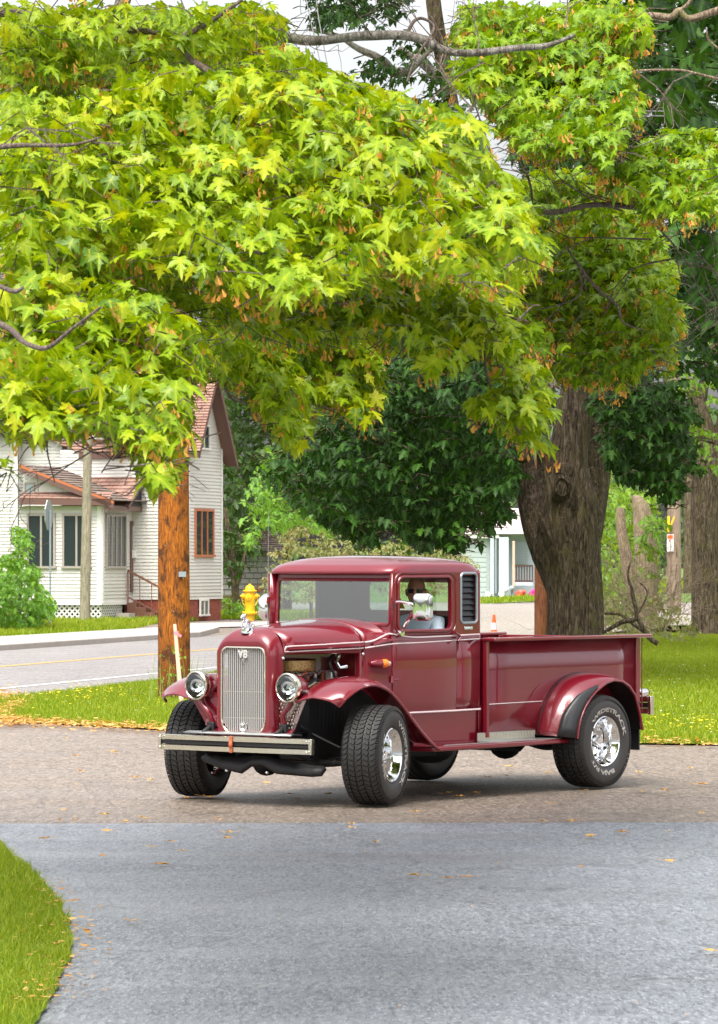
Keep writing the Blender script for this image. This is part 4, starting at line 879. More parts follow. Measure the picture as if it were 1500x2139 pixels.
for i in range(9):
    rr_ = random.Random(i); p = [(rr_.uniform(-.18, .3), rr_.uniform(.1, .26), rr_.uniform(.88, 1.0)) for _ in range(2)]
    p = [p[0], ((p[0][0]+p[1][0])/2, .28, rr_.uniform(.9, 1.05)), p[1]]
    b = MB(); b.tube(smoothpath(p, 5), rr_.choice([.004, .005, .006]), 6); part(b, 'ignition_lead', rr_.choice(['black', 'engine', 'black_gloss', 'orange_clamp', 'chrome_soft']), eng)
b = MB(); b.tube(smoothpath([(-.20, .32, 1.15), (-.12, .34, 1.10), (-.16, .36, .98), (-.20, .36, .9)], 6), .014, 8); part(b, 'hose', 'black_gloss', eng)
b = MB(); b.tube([(-.20, .40, 1.16), (-.12, .44, 1.15), (-.07, .45, 1.10), (-.09, .47, 1.055), (-.15, .49, 1.06)], [.022, .018, .014, .014, .018], 8); part(b, 'hood_hinge', 'chrome', eng)
b = MB(); b.bb(-.20, .36, -.30, .40, .50, .56); part(b, 'inner_tray', 'black', bevel=.0)
b = MB(); b.loft([[(.40, .285, .9), (-.2, .50, .9)], [(.40, .30, .56), (-.2, .46, .56)]], False); part(b, 'inner_panel', 'black', smooth=0)

b = MB(); b.lathe([(.001, .30), (.05, .30), (.055, .24), (.05, .18), (.001, .18)], (.24, 0, .93), 'y', 18); b.lathe([(.03, .32), (.045, .31), (.03, .30)], (.24, 0, .93), 'y', 14); part(b, 'alternator', 'chrome_soft', eng)
for i in range(4): b = MB(); b.lathe([(.001, 0), (.016, 0), (.014, .05), (.02, .055), (.001, .06)], (-.14+i*.10, .26, .955), 'z', 8); part(b, 'spark_plug', 'step' if i % 2 else 'orange_clamp', eng)
b = MB(); b.tube(smoothpath([(.34, .24, 1.0), (.25, .30, .98), (.1, .30, .93), (0, .30, .97)], 6), .012, 8); part(b, 'coolant_hose', 'black_gloss', eng)
b = MB(); b.bb(-.19, -.12, .30, .36, .93, 1.02); part(b, 'ignition_coil', 'step', eng, bevel=.004)
# ---- front fenders
FST = [(.535, .805, .845, .775), (.47, .85, .885, .80), (.36, .905, .94, .865), (.22, .95, .982, .918), (.06, .972, 1.0, .935), (-.12, .95, .972, .890), (-.28, .875, .895, .775), (-.42, .765, .785, .650), (-.56, .65, .665, .535), (-.70, .53, .54, .435), (-.80, .445, .45, .395)]
def fpt(x, zi, zc, zl, u):
    yi = interp(x, [-.8, -.4, .2, .54], [.66, .60, .50, .53]); ys = [yi, yi+.10, .70, .79, .86, .905, .925]
    if x > .42: sh_ = (x-.42)*.45; ys = [y_-sh_*max(0, (i-2)/4)*1.0 for i, y_ in enumerate(ys)]; x = x-(x-.42)*.9*(u/6)**2.5
    zs_ = [zi, lerp(zi, zc, .75), zc, zc-.010, lerp(zc, zl, .33), lerp(zc, zl, .66), zl]
    return (x, ys[u], zs_[u])
fine = []
xs = [s_[0] for s_ in FST][::-1]
for x in np.linspace(.535, -.80, 34):
    v_ = [interp(x, xs, [s_[j] for s_ in FST][::-1]) for j in (1, 2, 3)]
    fine.append((x, *v_))
for _ in range(2):                               # ease the interpolated stations
    fine = [fine[0]]+[tuple((fine[i-1][j]+2*fine[i][j]+fine[i+1][j])/4 for j in range(4)) for i in range(1, len(fine)-1)]+[fine[-1]]
for sy in (1, -1):
    b = MB(); rings = [[(lambda p: (p[0], p[1]*sy, p[2]))(fpt(*s_, u)) for u in range(7)] for s_ in fine]
    b.loft(rings, False); fe = part(b, 'front_fender', 'paint', smooth=80, solid=.012, sub=1)
    b = MB(); b.tube([r_[6] for r_ in rings], .011, 8); part(b, 'fender_bead', 'paint', fe)
    b = MB(); b.tube([r_ for r_ in rings[0]], .009, 8); part(b, 'fender_bead', 'paint', fe)
    # inner well, black
    rw_ = [r_ for r_ in rings if r_[0][0] < .34]; b = MB(); b.loft([[(r_[0][0], r_[0][1], r_[0][2]-.01) for r_ in rw_], [(r_[0][0], .47*sy, .34) for r_ in rw_]], False); part(b, 'wheel_well', 'black', fe, smooth=0)
    # apron between shell and fender
    b = MB(); ap_ = [(.43, .295*sy, .86), (.47, .60*sy, .872), (.465, .58*sy, .82), (.44, .46*sy, .62), (.42, .41*sy, .545), (.42, .295*sy, .545)]; b.poly(ap_)
    ap_o = part(b, 'splash_apron', 'diamond' if sy > 0 else 'paint', smooth=0, solid=.008)
    if sy > 0:
        b = MB()
        for i in range(9):
            for j in range(11):
                y, z = .305+j*.028+(i % 2)*.014, .57+i*.03
                lim = interp(z, [.56, .62, .80, .86], [.40, .45, .55, .585])
                if y < lim: b.ball((.462+.04*(y-.5), y, z), .011, 6, 4, (.5, .45, 1.1 if (i+j) % 2 else .6))
        tag(part(b, 'tread_bumps', 'chrome_soft', ap_o), kind='stuff')
        b = MB(); b.tube([(.44, .295, .88), (.475, .60, .885)], .014, 6); part(b, 'apron_lip', 'step', ap_o)
    else:
        b = MB(); b.loft([[(.30, -.30, 1.0), (.30, -.53, .95)], [(.47, -.30, .60), (.46, -.44, .60)]], False); part(b, 'apron_cover', 'paint', smooth=0, solid=.01)
    # running board
    b = MB(); q = [(-.74, .90), (-.78, .925), (-1.66, .925), (-2.66, .925), (-2.66, .66), (-.66, .66)]
    b.loft([[(x, y*sy, z) for x, y in q] for z in (.385, .425)], True, True, True); rbd = part(b, 'running_board', 'paint', smooth=40, bevel=.01)
    b = MB(); b.loft([[(x, y*sy, z) for x, y in ((-.86, .905), (-1.72, .905), (-1.60, .84), (-1.0, .84))] for z in (.427, .431)], True, True, True); part(b, 'step_plate', 'step', rbd, smooth=0)
    b = MB(); b.loft([[(x, y*sy, z) for x, y in ((-1.78, .905), (-2.5, .905), (-2.42, .70), (-1.60, .70))] for z in (.427, .432)], True, True, True); part(b, 'step_plate', 'step', rbd, smooth=0)
    b = MB(); b.loft([[(x, .725*sy, z) for x in (-1.56, -2.36)] for z in (.43, .50)], False); kp = part(b, 'kick_plate', 'step', rbd, smooth=0, solid=.006)
    b = MB()
    for i in range(38): b.tube([(-1.57-i*.021, .731*sy, .437), (-1.58-i*.021, .731*sy, .492)], .0035, 4)
    tag(part(b, 'tread_ribs', 'chrome_soft', kp), kind='stuff')
    # mounting iron and headlight
    b = MB(); b.bb(.44, .50, .33*sy, .40*sy, .47, .63); b.tube([(.47, .365*sy, .60), (.56, .365*sy, .56), (.60, .365*sy, .50)], .022, 6); part(b, 'bumper_iron', 'black', bevel=.008)
    b = MB(); b.tube(smoothpath([(.46, .36*sy, .62), (.50, .375*sy, .70), (.50, .44*sy, .77), (.50, .46*sy, .82)], 5), [.03, .03, .028, .026, .024, .022]+[.022]*10, 10); part(b, 'headlight_bracket', 'paint')
    hl_ = empty('headlight', (.50, .46*sy, .915)); hl_.parent = truck; hl_.rotation_euler = (0, 0, R(0))
    b = MB(); b.lathe([(.001, -.175), (.012, -.172), (.045, -.155), (.08, -.11), (.10, -.05), (.106, .01)], ax='x', n=32); part(b, 'bucket', 'paint', hl_)
    b = MB(); b.lathe([(.106, .005), (.114, .012), (.118, .035), (.114, .058), (.104, .066), (.098, .060)], ax='x', n=36); part(b, 'bezel', 'chrome_soft', hl_)
    b = MB(); b.lathe([(.104, .052), (.09, .02), (.05, -.03), (.02, -.04), (.001, -.042)], ax='x', n=28); part(b, 'reflector', 'chrome', hl_)
    b = MB(); b.lathe([(.100, .060), (.08, .073), (.05, .080), (.001, .084)], ax='x', n=28); part(b, 'lens', M['lens'], hl_)
    b = MB(); b.ball((-.005, 0, 0), .016, 8, 6); part(b, 'bulb', 'trim_white', hl_)
    b = MB(); b.lathe([(.001, 0), (.03, 0), (.034, .03), (.022, .075), (.020, .09)], (-.44+.0, .0, 0), 'x', 14)
    # turn signal on cowl
    ts = empty('turn_signal', (-.47, .575*sy, 1.083)); ts.parent = truck; ts.rotation_euler = (0, 0, R(-26)*sy)
    b = MB(); b.lathe([(.001, .11), (.018, .10), (.032, .06), (.036, .01), (.034, 0)], (0, .028*sy, 0), 'x', 16); part(b, 'housing', 'paint', ts)
    b = MB(); b.lathe([(.034, 0), (.036, -.01), (.036, -.035), (.026, -.055)], (0, .028*sy, 0), 'x', 16); part(b, 'amber_lens', 'amber', ts)
    b = MB(); b.lathe([(.027, -.054), (.02, -.072), (.001, -.08)], (0, .028*sy, 0), 'x', 16); part(b, 'lens_cap', 'chrome', ts)
# pan under the grille, cross members
b = MB(); b.loft([[(.42, y, .545), (.545, y*1.02, .556), (.60, y*1.06, .545)] for y in (-.52, -.3, 0, .3, .50)], False); part(b, 'front_pan', 'step', solid=.012)
b = MB(); b.loft([[(.405, -.44, .60), (.51, -.44, .54)], [(.405, .44, .60), (.51, .44, .54)]], False); part(b, 'front_valance', 'paint', solid=.02, bevel=.01)
bp = empty('front_bumper'); bp.parent = truck
def bbar(z0, z1, nm, mt, dx=0, hl2=.775, xo=.66):
    b_ = MB(); rings = []
    for y in np.linspace(-hl2, hl2, 15):
        x = xo+dx-.035*(abs(y)/hl2)**3; rings.append([(x, y, z0), (x+.012, y, z0+.004), (x+.012, y, z1-.004), (x, y, z1), (x-.012, y, z1-.01), (x-.012, y, z0+.01)])
    b_.loft(rings, True, True, True); return part(b_, nm, mt, bp, smooth=30)
bbar(.488, .532, 'bumper_bar', 'chrome_soft'); bbar(.408, .452, 'bumper_bar', 'chrome_soft'); bbar(.455, .485, 'rubber_strip', 'black', -.012)
b = MB(); b.ball((.683, 0, .47), .024, 10, 8, (.6, .8, 1.2)); b.bb(.672, .684, -.013, .013, .405, .535); part(b, 'centre_clamp', 'orange_clamp', bp, bevel=.003)
for sy in (1, -1):
    b = MB(); b.bb(.625, .65, .745*sy, .775*sy, .41, .53); part(b, 'end_bracket', 'chrome_soft', bp, bevel=.003)
    for z in (.51, .43): b = MB(); b.ball((.664, .74*sy, z), .009, 8, 6); part(b, 'bolt', 'chrome', bp)

# ---- mirrors
mi = empty('side_mirror'); mi.parent = truck
b = MB(); rr2 = rrect(.968, 1.530, .086, .108, .035, 5); b.loft([[(-.53, y, z) for y, z in rrect(.968, 1.53, .082, .104, .035, 5)], [(-.50, y, z) for y, z in rr2], [(-.488, y, z) for y, z in rrect(.968, 1.53, .083, .105, .034, 5)], [(-.480, y, z) for y, z in rrect(.968, 1.53, .074, .095, .032, 5)], [(-.4755, y, z) for y, z in rrect(.968, 1.53, .050, .065, .025, 5)], [(-.4745, y, z) for y, z in rrect(.968, 1.53, .02, .028, .012, 5)]], True, True, True); part(b, 'mirror_head', 'chrome', mi, smooth=80)
b = MB(); b.tube(smoothpath([(-.56, .65, 1.565), (-.53, .74, 1.57), (-.50, .86, 1.555), (-.51, .93, 1.53)], 5), [.007]+[.012]*12+[.009]*3, 8, flat=1); part(b, 'mirror_arm', 'chrome', mi)
b = MB(); b.tube([(-.63, .665, 1.325), (-.58, .75, 1.40), (-.52, .88, 1.50)], [.010, .016, .020], 8); part(b, 'mirror_strut', 'chrome', mi)
b = MB(); b.lathe([(.001, .675), (.028, .675), (.03, .645)], (-.63, 0, 1.322), 'y', 12); part(b, 'mirror_foot', 'chrome', mi)
mi2 = empty('side_mirror'); mi2.parent = truck
b = MB(); b.loft([[(-.76, y, z) for y, z in rrect(-.79, 1.512, .068, .108, .06, 5)], [(-.72, y, z) for y, z in rrect(-.79, 1.512, .072, .112, .065, 5)], [(-.68, y, z) for y, z in rrect(-.79, 1.512, .06, .09, .05, 5)], [(-.66, y, z) for y, z in rrect(-.79, 1.512, .03, .04, .02, 5)]], True, True, True); part(b, 'mirror_head', 'chrome', mi2, smooth=80)
b = MB(); b.tube([(-.68, -.65, 1.57), (-.70, -.76, 1.56)], .012, 8); b.tube([(-.66, -.65, 1.34), (-.68, -.70, 1.42), (-.70, -.75, 1.48)], .013, 8); part(b, 'mirror_arm', 'chrome', mi2)
b = MB(); b.tube([(-.62, -.645, 1.25), (-.64, -.66, 1.38)], .010, 6); part(b, 'mirror_strut', 'chrome', mi2)
b = MB(); b.tube([(-.55, -.64, 1.36), (-.57, -.644, 2.32)], [.004, .0015], 5); part(b, 'aerial', 'wire')

# ---- bed
bed = empty('cargo_bed'); bed.parent = truck
for sy in (1, -1):
    b = MB(); b.loft([[(x, .72*sy, z) for x in np.linspace(-1.69, -3.87, 8)] for z in (.46, .728, 1.0, 1.24)], False); s_ = part(b, 'bed_side', 'paint', bed, smooth=30, solid=.012)
    b = MB(); b.bb(-1.655, -3.95, .70*sy, .835*sy, 1.238, 1.268); part(b, 'bed_rail', 'paint', bed, bevel=.010)
    b = MB(); b.tube([(-1.70, .729*sy, .728), (-2.46, .729*sy, .732)], .0045, 6); part(b, 'panel_bead', 'paint_line', s_)
    for x0_, x1_ in ((-1.665, -1.70), (-3.83, -3.89)): b = MB(); b.bb(x0_, x1_, .70*sy, .745*sy, .46, 1.24); part(b, 'stake_post', 'paint', bed, bevel=.005)
    b = MB(); b.tube([(-3.905, .75*sy, .60), (-3.905, .75*sy, 1.235)], .006, 6); part(b, 'post_bead', 'paint', bed)
sbox('front_panel', 'paint', -1.69, -1.705, -.71, .71, .46, 1.262, bed); sbox('bed_floor', 'black', -1.70, -3.88, -.70, .70, .66, .69, bed, 0)
sbox('tailgate', 'paint', -3.88, -3.91, -.70, .70, .50, 1.245, bed)
b = MB(); b.bb(-1.72, -1.98, -.60, .45, 1.20, 1.296); part(b, 'bed_box', 'paint', bed, bevel=.006)
# rear fenders
inn_ = [(-2.385, .455), (-2.415, .56), (-2.46, .665), (-2.545, .78), (-2.66, .875), (-2.80, .93), (-2.96, .955), (-3.12, .955), (-3.28, .925), (-3.42, .855), (-3.52, .75), (-3.58, .62), (-3.61, .47)]
out_ = [(-2.572, .429), (-2.59, .52), (-2.625, .60), (-2.68, .68), (-2.76, .757), (-2.87, .83), (-2.99, .88), (-3.10, .90), (-3.22, .89), (-3.33, .845), (-3.42, .765), (-3.485, .63), (-3.535, .47)]
out_ = [(x+.008, z-.004) for x, z in out_]
for sy in (1, -1):
    def fp(i, t, off=0):
        w_ = 1-math.cos(t*math.pi/2); x = lerp(inn_[i][0], out_[i][0], w_); z = lerp(inn_[i][1], out_[i][1], w_); y = .725+.285*math.sin(t*math.pi/2)
        if off: cx_, cz_ = -3.06, .42; d = Vector((x-cx_, z-cz_)).normalized(); x += d.x*off*t; z += d.y*off*t; y += off
        return (x, y*sy, z)
    b = MB(); b.loft([[fp(i, t/6) for i in range(13)] for t in range(7)], False); rf = part(b, 'rear_fender', 'paint', bed, smooth=80, solid=.01, sub=1)
    b = MB(); b.tube([fp(i, 1) for i in range(13)], .013, 8); part(b, 'fender_bead', 'paint', rf)
    b = MB(); b.tube([fp(i, 0, .004) for i in range(13)], .005, 6); part(b, 'fender_welt', 'black_gloss', rf)
    b = MB(); g_ = []
    for k_ in range(7):
        i = k_*.85
        i0 = int(i); f_ = i-i0; t0_ = interp(k_, [0, 2, 4, 6], [.42, .44, .58, .84]); row = []
        for t in np.linspace(t0_, .93, 5):
            a_, c_ = Vector(fp(i0, t, .009)), Vector(fp(min(i0+1, 12), t, .009)); row.append(tuple(a_.lerp(c_, f_)))
        g_.append(row)
    b.loft(g_, False); part(b, 'stone_guard', 'black_gloss', rf, smooth=80, solid=.004)
    b = MB(); b.loft([[fp(i, .98) for i in range(13)], [(x, .68*sy, z) for x, z in inn_]], False); part(b, 'wheel_well', 'black', rf, smooth=40)
    b = MB(); b.loft([[(-3.60, y*sy, z) for y in (.70, .93)] for z in (.29, .70)], False); part(b, 'mud_flap', 'black_gloss', rf, smooth=0, solid=.015)
    b = MB(); b.lathe([(.001, -4.02), (.03, -4.02), (.038, -4.0), (.038, -3.93), (.02, -3.90)], (0, .72*sy, .76), 'x', 14); tl = part(b, 'tail_light', 'chrome', bed); b = MB(); b.lathe([(.034, -4.022), (.02, -4.035), (.001, -4.038)], (0, .72*sy, .76), 'x', 14); part(b, 'tail_lens', 'tail_red', tl)
rb_ = empty('rear_bumper'); rb_.parent = truck
for z in (.70, .60): sbox('bumper_bar', 'chrome_soft', -4.07, -4.095, -.74, .74, z-.025, z+.025, rb_, .005)
sbox('bumper_pad', 'black', -4.055, -4.07, -.72, .72, .628, .672, rb_, 0)
for sy in (1, -1): sbox('end_bracket', 'chrome_soft', -4.05, -4.105, .715*sy, .745*sy, .57, .73, rb_, .004); sbox('bumper_iron', 'black', -3.88, -4.06, .36*sy, .40*sy, .60, .70, rb_, .004)

# ---- chassis
ch_ = empty('chassis'); ch_.parent = truck
for sy in (1, -1):
    sbox('frame_rail', 'black', .48, -3.9, .36*sy, .43*sy, .42, .52, ch_, .004)
    for xx in (.02, -2.95):
        b = MB(); b.tube(smoothpath([(xx+.55, .46*sy, .44), (xx+.28, .46*sy, .36), (xx, .46*sy, .32), (xx-.3, .46*sy, .37), (xx-.6, .46*sy, .46)], 5), .022, 6); part(b, 'leaf_spring', 'black', ch_)
b = MB(); b.tube([(.0, -.80, .37), (.03, -.5, .33), (.02, 0, .30), (.03, .5, .33), (0, .80, .37)], .045, 8); b.ball((0, -.2, .31), .12, 12, 8); part(b, 'front_axle', 'black', ch_)
b = MB(); b.tube([(-2.95, -.80, .38), (-2.95, .80, .38)], .05, 8); b.ball((-2.95, 0, .36), .15, 12, 8); part(b, 'rear_axle', 'black', ch_)
b = MB(); b.tube([(.16, -.74, .33), (.16, .74, .33)], .018, 8); b.ball((.16, .62, .33), .03, 8, 6); b.ball((.16, -.62, .33), .03, 8, 6); part(b, 'tie_rod', 'black', ch_)
b = MB(); b.lathe([(.02, .2), (.03, .2), (.03, -.1), (.02, -.1)], (.30, .30, .38), 'y', 10); b.tube(smoothpath([(.2, .7, .45), (.28, .5, .55), (.24, .35, .60), (.2, .3, .66)], 6), .010, 6); part(b, 'brake_line', 'black_gloss', ch_)
b = MB(); b.loft([[(.44, y, z) for y, z in ((-.50, .33), (-.30, .27), (-.10, .24), (.0, .30), (.12, .31), (.25, .25), (.60, .24), (.70, .25))], [(.38, y, z) for y, z in ((-.50, .36), (-.30, .34), (-.1, .34), (0, .36), (.12, .36), (.25, .34), (.60, .30), (.70, .30))]], False); part(b, 'skid_beam', 'black', ch_, solid=.04)
b = MB(); b.bb(-.9, -1.6, -.28, .28, .30, .52); b.ball((-1.9, 0, .33), .14, 12, 8, (2, 1, .8)); b.tube([(-1.6, 0, .36), (-2.95, 0, .38)], .04, 8); part(b, 'gearbox', 'black', ch_, bevel=.03)
b = MB(); b.loft([[(-2.45, .30, .46), (-2.55, .30, .36), (-2.75, .30, .30), (-3.0, .30, .46)], [(-2.45, -.30, .46), (-2.55, -.30, .36), (-2.75, -.30, .30), (-3.0, -.30, .46)]], False); part(b, 'fuel_tank', 'black', ch_, solid=.02)
b = MB(); b.bb(.35, -.25, -.40, .40, .40, .50); b.bb(-.5, -2.4, -.45, .45, .45, .55); part(b, 'underbody', 'black', ch_)
b = MB()
for p in ((.42, .15, .245), (.43, -.25, .25), (.30, .42, .30), (.25, .5, .29)): b.ball(p, .014, 8, 6)
tag(part(b, 'grease_fittings', 'chrome', ch_), kind='stuff')

# ---- wheels
TR, TW = .388, .155
def make_wheel(sgn):                              # outer face towards +y when sgn = 1
    w = empty('wheel'); 
    prof = [(.205, .115), (.215, .135), (.24, .150), (.29, .158), (.335, .150), (.362, .134), (.372, .118), (.374, .0)]
    prof = prof+[(r_, -y) for r_, y in reversed(prof[:-1])]
    b_ = MB(); b_.lathe(prof, (0, 0, 0), 'y', 72); ty = b_.build('tyre', M['sidewall'], w, smooth=60)
    # tread blocks: five staggered rows of chunky angled lugs
    b_ = MB(); nT = 58
    for row, (y0, y1) in enumerate(((-.137, -.090), (-.082, -.034), (-.026, .026), (.034, .082), (.090, .137))):
        for i in range(nT):
            a0 = 2*math.pi*(i+(.5 if row % 2 else 0))/nT; da = 2*math.pi/nT*.80; sk_ = (.5 if row % 2 else -.5)*2*math.pi/nT
            q = [(a0, y0), (a0+da, y0+.006), (a0+da+sk_, y1-.006), (a0+sk_, y1)]
            lo_ = []; hi_ = []
            for a, y in q:
                e_ = .012 if abs(y) > .12 else 0
                lo_.append((.362*math.sin(a), y, .362*math.cos(a))); hi_.append(((TR-e_)*math.sin(a), y, (TR-e_)*math.cos(a)))
            b_.loft([lo_, hi_], True, False, True)
    for s2 in (1, -1):
        for i in range(116):
            a0 = 2*math.pi*i/116; da = .032
            lo_ = [(r_*math.sin(a), y*s2, r_*math.cos(a)) for r_, y, a in ((.372, .134, a0), (.372, .134, a0+da), (.345, .150, a0+da), (.345, .150, a0))]
            hi_ = [(r_*math.sin(a), y*s2, r_*math.cos(a)) for r_, y, a in ((.379, .139, a0), (.379, .139, a0+da), (.348, .157, a0+da), (.348, .157, a0))]
            b_.loft([lo_, hi_], True, False, True)
    tag(b_.build('tread_blocks', M['rubber'], ty, smooth=0), kind='stuff')
    b_ = MB(); b_.lathe([(.206, .128), (.212, .137), (.205, .142), (.196, .132), (.190, .10), (.178, .085), (.172, .05), (.165, .0), (.155, -.02), (.12, -.03), (.075, -.015), (.06, .01)], ax='y', n=48); b_.lathe([(.206, -.128), (.19, -.12), (.17, -.02)], ax='y', n=32); rim = b_.build('rim', M['chrome'], w, smooth=50)
    b_ = MB(); b_.lathe([(.001, .085), (.030, .085), (.036, .075), (.040, .0), (.045, -.02)], ax='y', n=20); b_.build('hub', M['chrome'], w)
    for i in range(8):
        a = 2*math.pi*i/8+.2; c_, s_ = math.cos(a), math.sin(a); b_ = MB()
        pr_ = [(.05, .018, .022), (.09, .012, .02), (.13, .004, .024), (.158, .0, .034)]
        rings = [[(r_*c_-hw_*s_*k1, y_+ky, r_*s_+hw_*c_*k1) for k1, ky in ((-1, -.01), (1, -.01), (.6, .012), (-.6, .012))] for r_, y_, hw_ in pr_]
        b_.loft(rings, True, True, True); b_.build('spoke', M['chrome'], w, smooth=30)
    for i in range(5):
        a = 2*math.pi*i/5; b_ = MB(); b_.lathe([(.001, .038), (.010, .036), (.011, .0)], (.058*math.cos(a), 0, .058*math.sin(a)), 'y', 6); b_.build('lug_nut', M['chrome'], w)
    b_ = MB(); b_.lathe([(.001, -.035), (.15, -.035), (.16, -.05)], ax='y', n=24); b_.build('brake_drum', M['black'], w)
    # raised lettering
    def ringtext(s_, a_mid, span, size):
        for kk, (off, ext, mt_, dy) in enumerate(((.0016, .0012, M['letter'], .1585), (-.0016, .0012, M['sidewall'], .1600))):
            me_ = text_mesh(s_, size, ext, off)
            n_ = len(me_.vertices); co = np.zeros(n_*3); me_.vertices.foreach_get('co', co); co = co.reshape(-1, 3)
            xx = co[:, 0]; xx = xx/(xx.max()-xx.min())*span; ang = a_mid+xx; rad = .262+co[:, 1]
            dip = np.interp(rad, [.205, .215, .24, .29, .335], [.115, .135, .150, .158, .150])-.158
            out = np.column_stack([np.sin(-ang)*rad, dy+dip+co[:, 2], np.cos(ang)*rad]); me_.vertices.foreach_set('co', out.astype(np.float32).ravel())
            me_.materials.clear(); me_.materials.append(mt_); me_.update(); o_ = bpy.data.objects.new('lettering', me_); COL.objects.link(o_); o_.parent = ty
    w['_t'] = 1; del w['_t']
    ringtext('WIDETRACK', R(8), R(134), .046); ringtext('BAJA R/T', R(190), R(80), .044)
    return w
w0 = make_wheel(1)
wheels = [w0]+[copy_tree(w0) for _ in range(3)]
for w, (x, y, rz, ry) in zip(wheels, ((-2.95, .89, 0, R(-6)), (0, .895, R(17), R(-78)), (0, -.895, R(180+17), R(30)), (-2.95, -.89, R(180), R(70)))):
    w.parent = truck; w.location = (x, y, TR+.002); w.rotation_mode = 'YXZ'
    w.matrix_local = Matrix.Translation((x, y, TR+.002)) @ Matrix.Rotation(rz, 4, 'Z') @ Matrix.Rotation(ry, 4, 'Y')

# ================================================================== DRIVER
drv = empty('driver', truck.matrix_basis @ Vector((0, 0, 0)), TA, 'bald man in dark sunglasses and pale blue shirt at the wheel of the pickup', 'person'); drv.name = 'person'
def skin_fig(name, joints, edges, mt, par, sub=2):
    me_ = bpy.data.meshes.new(name); me_.from_pydata([j[0] for j in joints], edges, []); me_.materials.append(mt)
    o_ = bpy.data.objects.new(name, me_); COL.objects.link(o_); o_.parent = par
    md = o_.modifiers.new('skin', 'SKIN'); md.use_smooth_shade = True
    for i, j in enumerate(joints): me_.skin_vertices[0].data[i].radius = (j[1], j[2] if len(j) > 2 else j[1])
    me_.skin_vertices[0].data[0].use_root = True
    s_ = o_.modifiers.new('sub', 'SUBSURF'); s_.levels = s_.render_levels = sub; return o_
dx, dyy = -1.27, .35
J = [((dx-.02, dyy, 1.06), .13, .16), ((dx-.04, dyy, 1.18), .12, .15), ((dx-.03, dyy, 1.30), .13, .17), ((dx-.02, dyy, 1.40), .11, .16), ((dx-.01, dyy, 1.47), .06, .06), ((dx, dyy, 1.53), .055, .055),
     ((dx-.01, dyy+.19, 1.395), .065), ((dx+.10, dyy+.25, 1.18), .052), ((dx+.30, dyy+.14, 1.28), .038), ((dx-.01, dyy-.19, 1.395), .065), ((dx+.08, dyy-.27, 1.18), .052), ((dx+.30, dyy-.12, 1.28), .038),
     ((dx+.18, dyy+.12, 1.06), .085), ((dx+.45, dyy+.14, 1.05), .065), ((dx+.60, dyy+.14, .72), .045), ((dx+.18, dyy-.12, 1.06), .085), ((dx+.45, dyy-.14, 1.05), .065), ((dx+.60, dyy-.14, .72), .045)]
ED = [(0, 1), (1, 2), (2, 3), (3, 4), (4, 5), (3, 6), (6, 7), (7, 8), (3, 9), (9, 10), (10, 11), (0, 12), (12, 13), (13, 14), (0, 15), (15, 16), (16, 17)]
body = skin_fig('body', J, ED, M['shirt'], drv)
b = MB(); b.bb(dx-.12, dx+.50, dyy-.2, dyy+.2, 1.10, 1.135); part(b, 'lap_cloth', 'trouser', drv, bevel=.01)
for sy in (1, -1):                                # hands on the wheel, five fingers each
    hx_, hy_, hz_ = dx+.36, dyy+.13*sy, 1.30
    b = MB(); b.ball((hx_, hy_, hz_), .036, 12, 8, (1.1, .5, .9))
    for i in range(4):
        z = hz_+.028-.019*i; L_ = (.034, .038, .036, .028)[i]; b.tube(smoothpath([(hx_+.02, hy_, z), (hx_+.02+L_, hy_-.006*sy, z), (hx_+.03+L_, hy_-.026*sy, z), (hx_+.015+L_*.5, hy_-.036*sy, z)], 3), .009, 6)
    b.tube([(hx_-.005, hy_-.01*sy, hz_+.025), (hx_+.02, hy_-.03*sy, hz_+.045), (hx_+.045, hy_-.035*sy, hz_+.05)], .010, 6); part(b, 'hand', 'skin', drv, smooth=80)
hd = empty('head', (dx+.03, dyy, 1.635)); hd.parent = drv; hd.rotation_euler = (0, R(4), R(30))
def head_pt(u, v):
    th = 2*math.pi*u; ph = math.pi*v; z = -math.cos(ph)*.128; r_ = math.sin(ph)**.8
    x = math.cos(th)*r_*.098; y = math.sin(th)*r_*.077
    if z < 0: k_ = 1+z*2.0; y *= k_; x = x*(1+z*1.2) if x < 0 else x*(1+z*.6)
    f_ = max(0, math.cos(th))
    x += .012*f_**6*math.exp(-((z-.045)/.02)**2)+.034*f_**40*math.exp(-((z+.012)/.026)**2)-.012*math.exp(-((z-.018)/.014)**2)*(f_**4)*(1 if f_ < .985 else 0)+.010*f_**8*math.exp(-((z+.055)/.012)**2)+.014*f_**5*math.exp(-((z+.10)/.02)**2)
    return (x, y, z)
b = MB(); nu, nv = 48, 36
b.loft([[head_pt(i/nu, (.01+.98*j/nv)) for i in range(nu)] for j in range(nv+1)], True, True, True); part(b, 'skull', 'skin', hd, smooth=180)
b = MB()
for sy in (1, -1): b.ball((-.005, .078*sy, 0), .03, 12, 8, (.6, .3, 1.1)); b.ball((.0, .086*sy, .004), .02, 10, 6, (.5, .3, 1.1))
part(b, 'ears', 'skin', hd)
b = MB(); b.tube([(.104, -.025, -.062), (.112, 0, -.060), (.104, .025, -.062)], [.003, .006, .003], 8); part(b, 'mouth', mat('lips', (.30, .10, .08), .6), hd)
b = MB()
for sy in (1, -1):
    b.loft([[(.094-(.25*(y-.036)**2*20 if 1 else 0)*.2+o_, y*sy, z) for y, z in rrect(.036, .022, .032, .019, .014, 4)] for o_ in (0, .010)], True, True, True)
    b.tube([(.094, .066*sy, .032), (.06, .080*sy, .028), (-.01, .082*sy, .018)], .004, 6)
b.tube([(.104, -.012, .028), (.110, 0, .031), (.104, .012, .028)], .0035, 6); part(b, 'sunglasses', 'shades', hd)
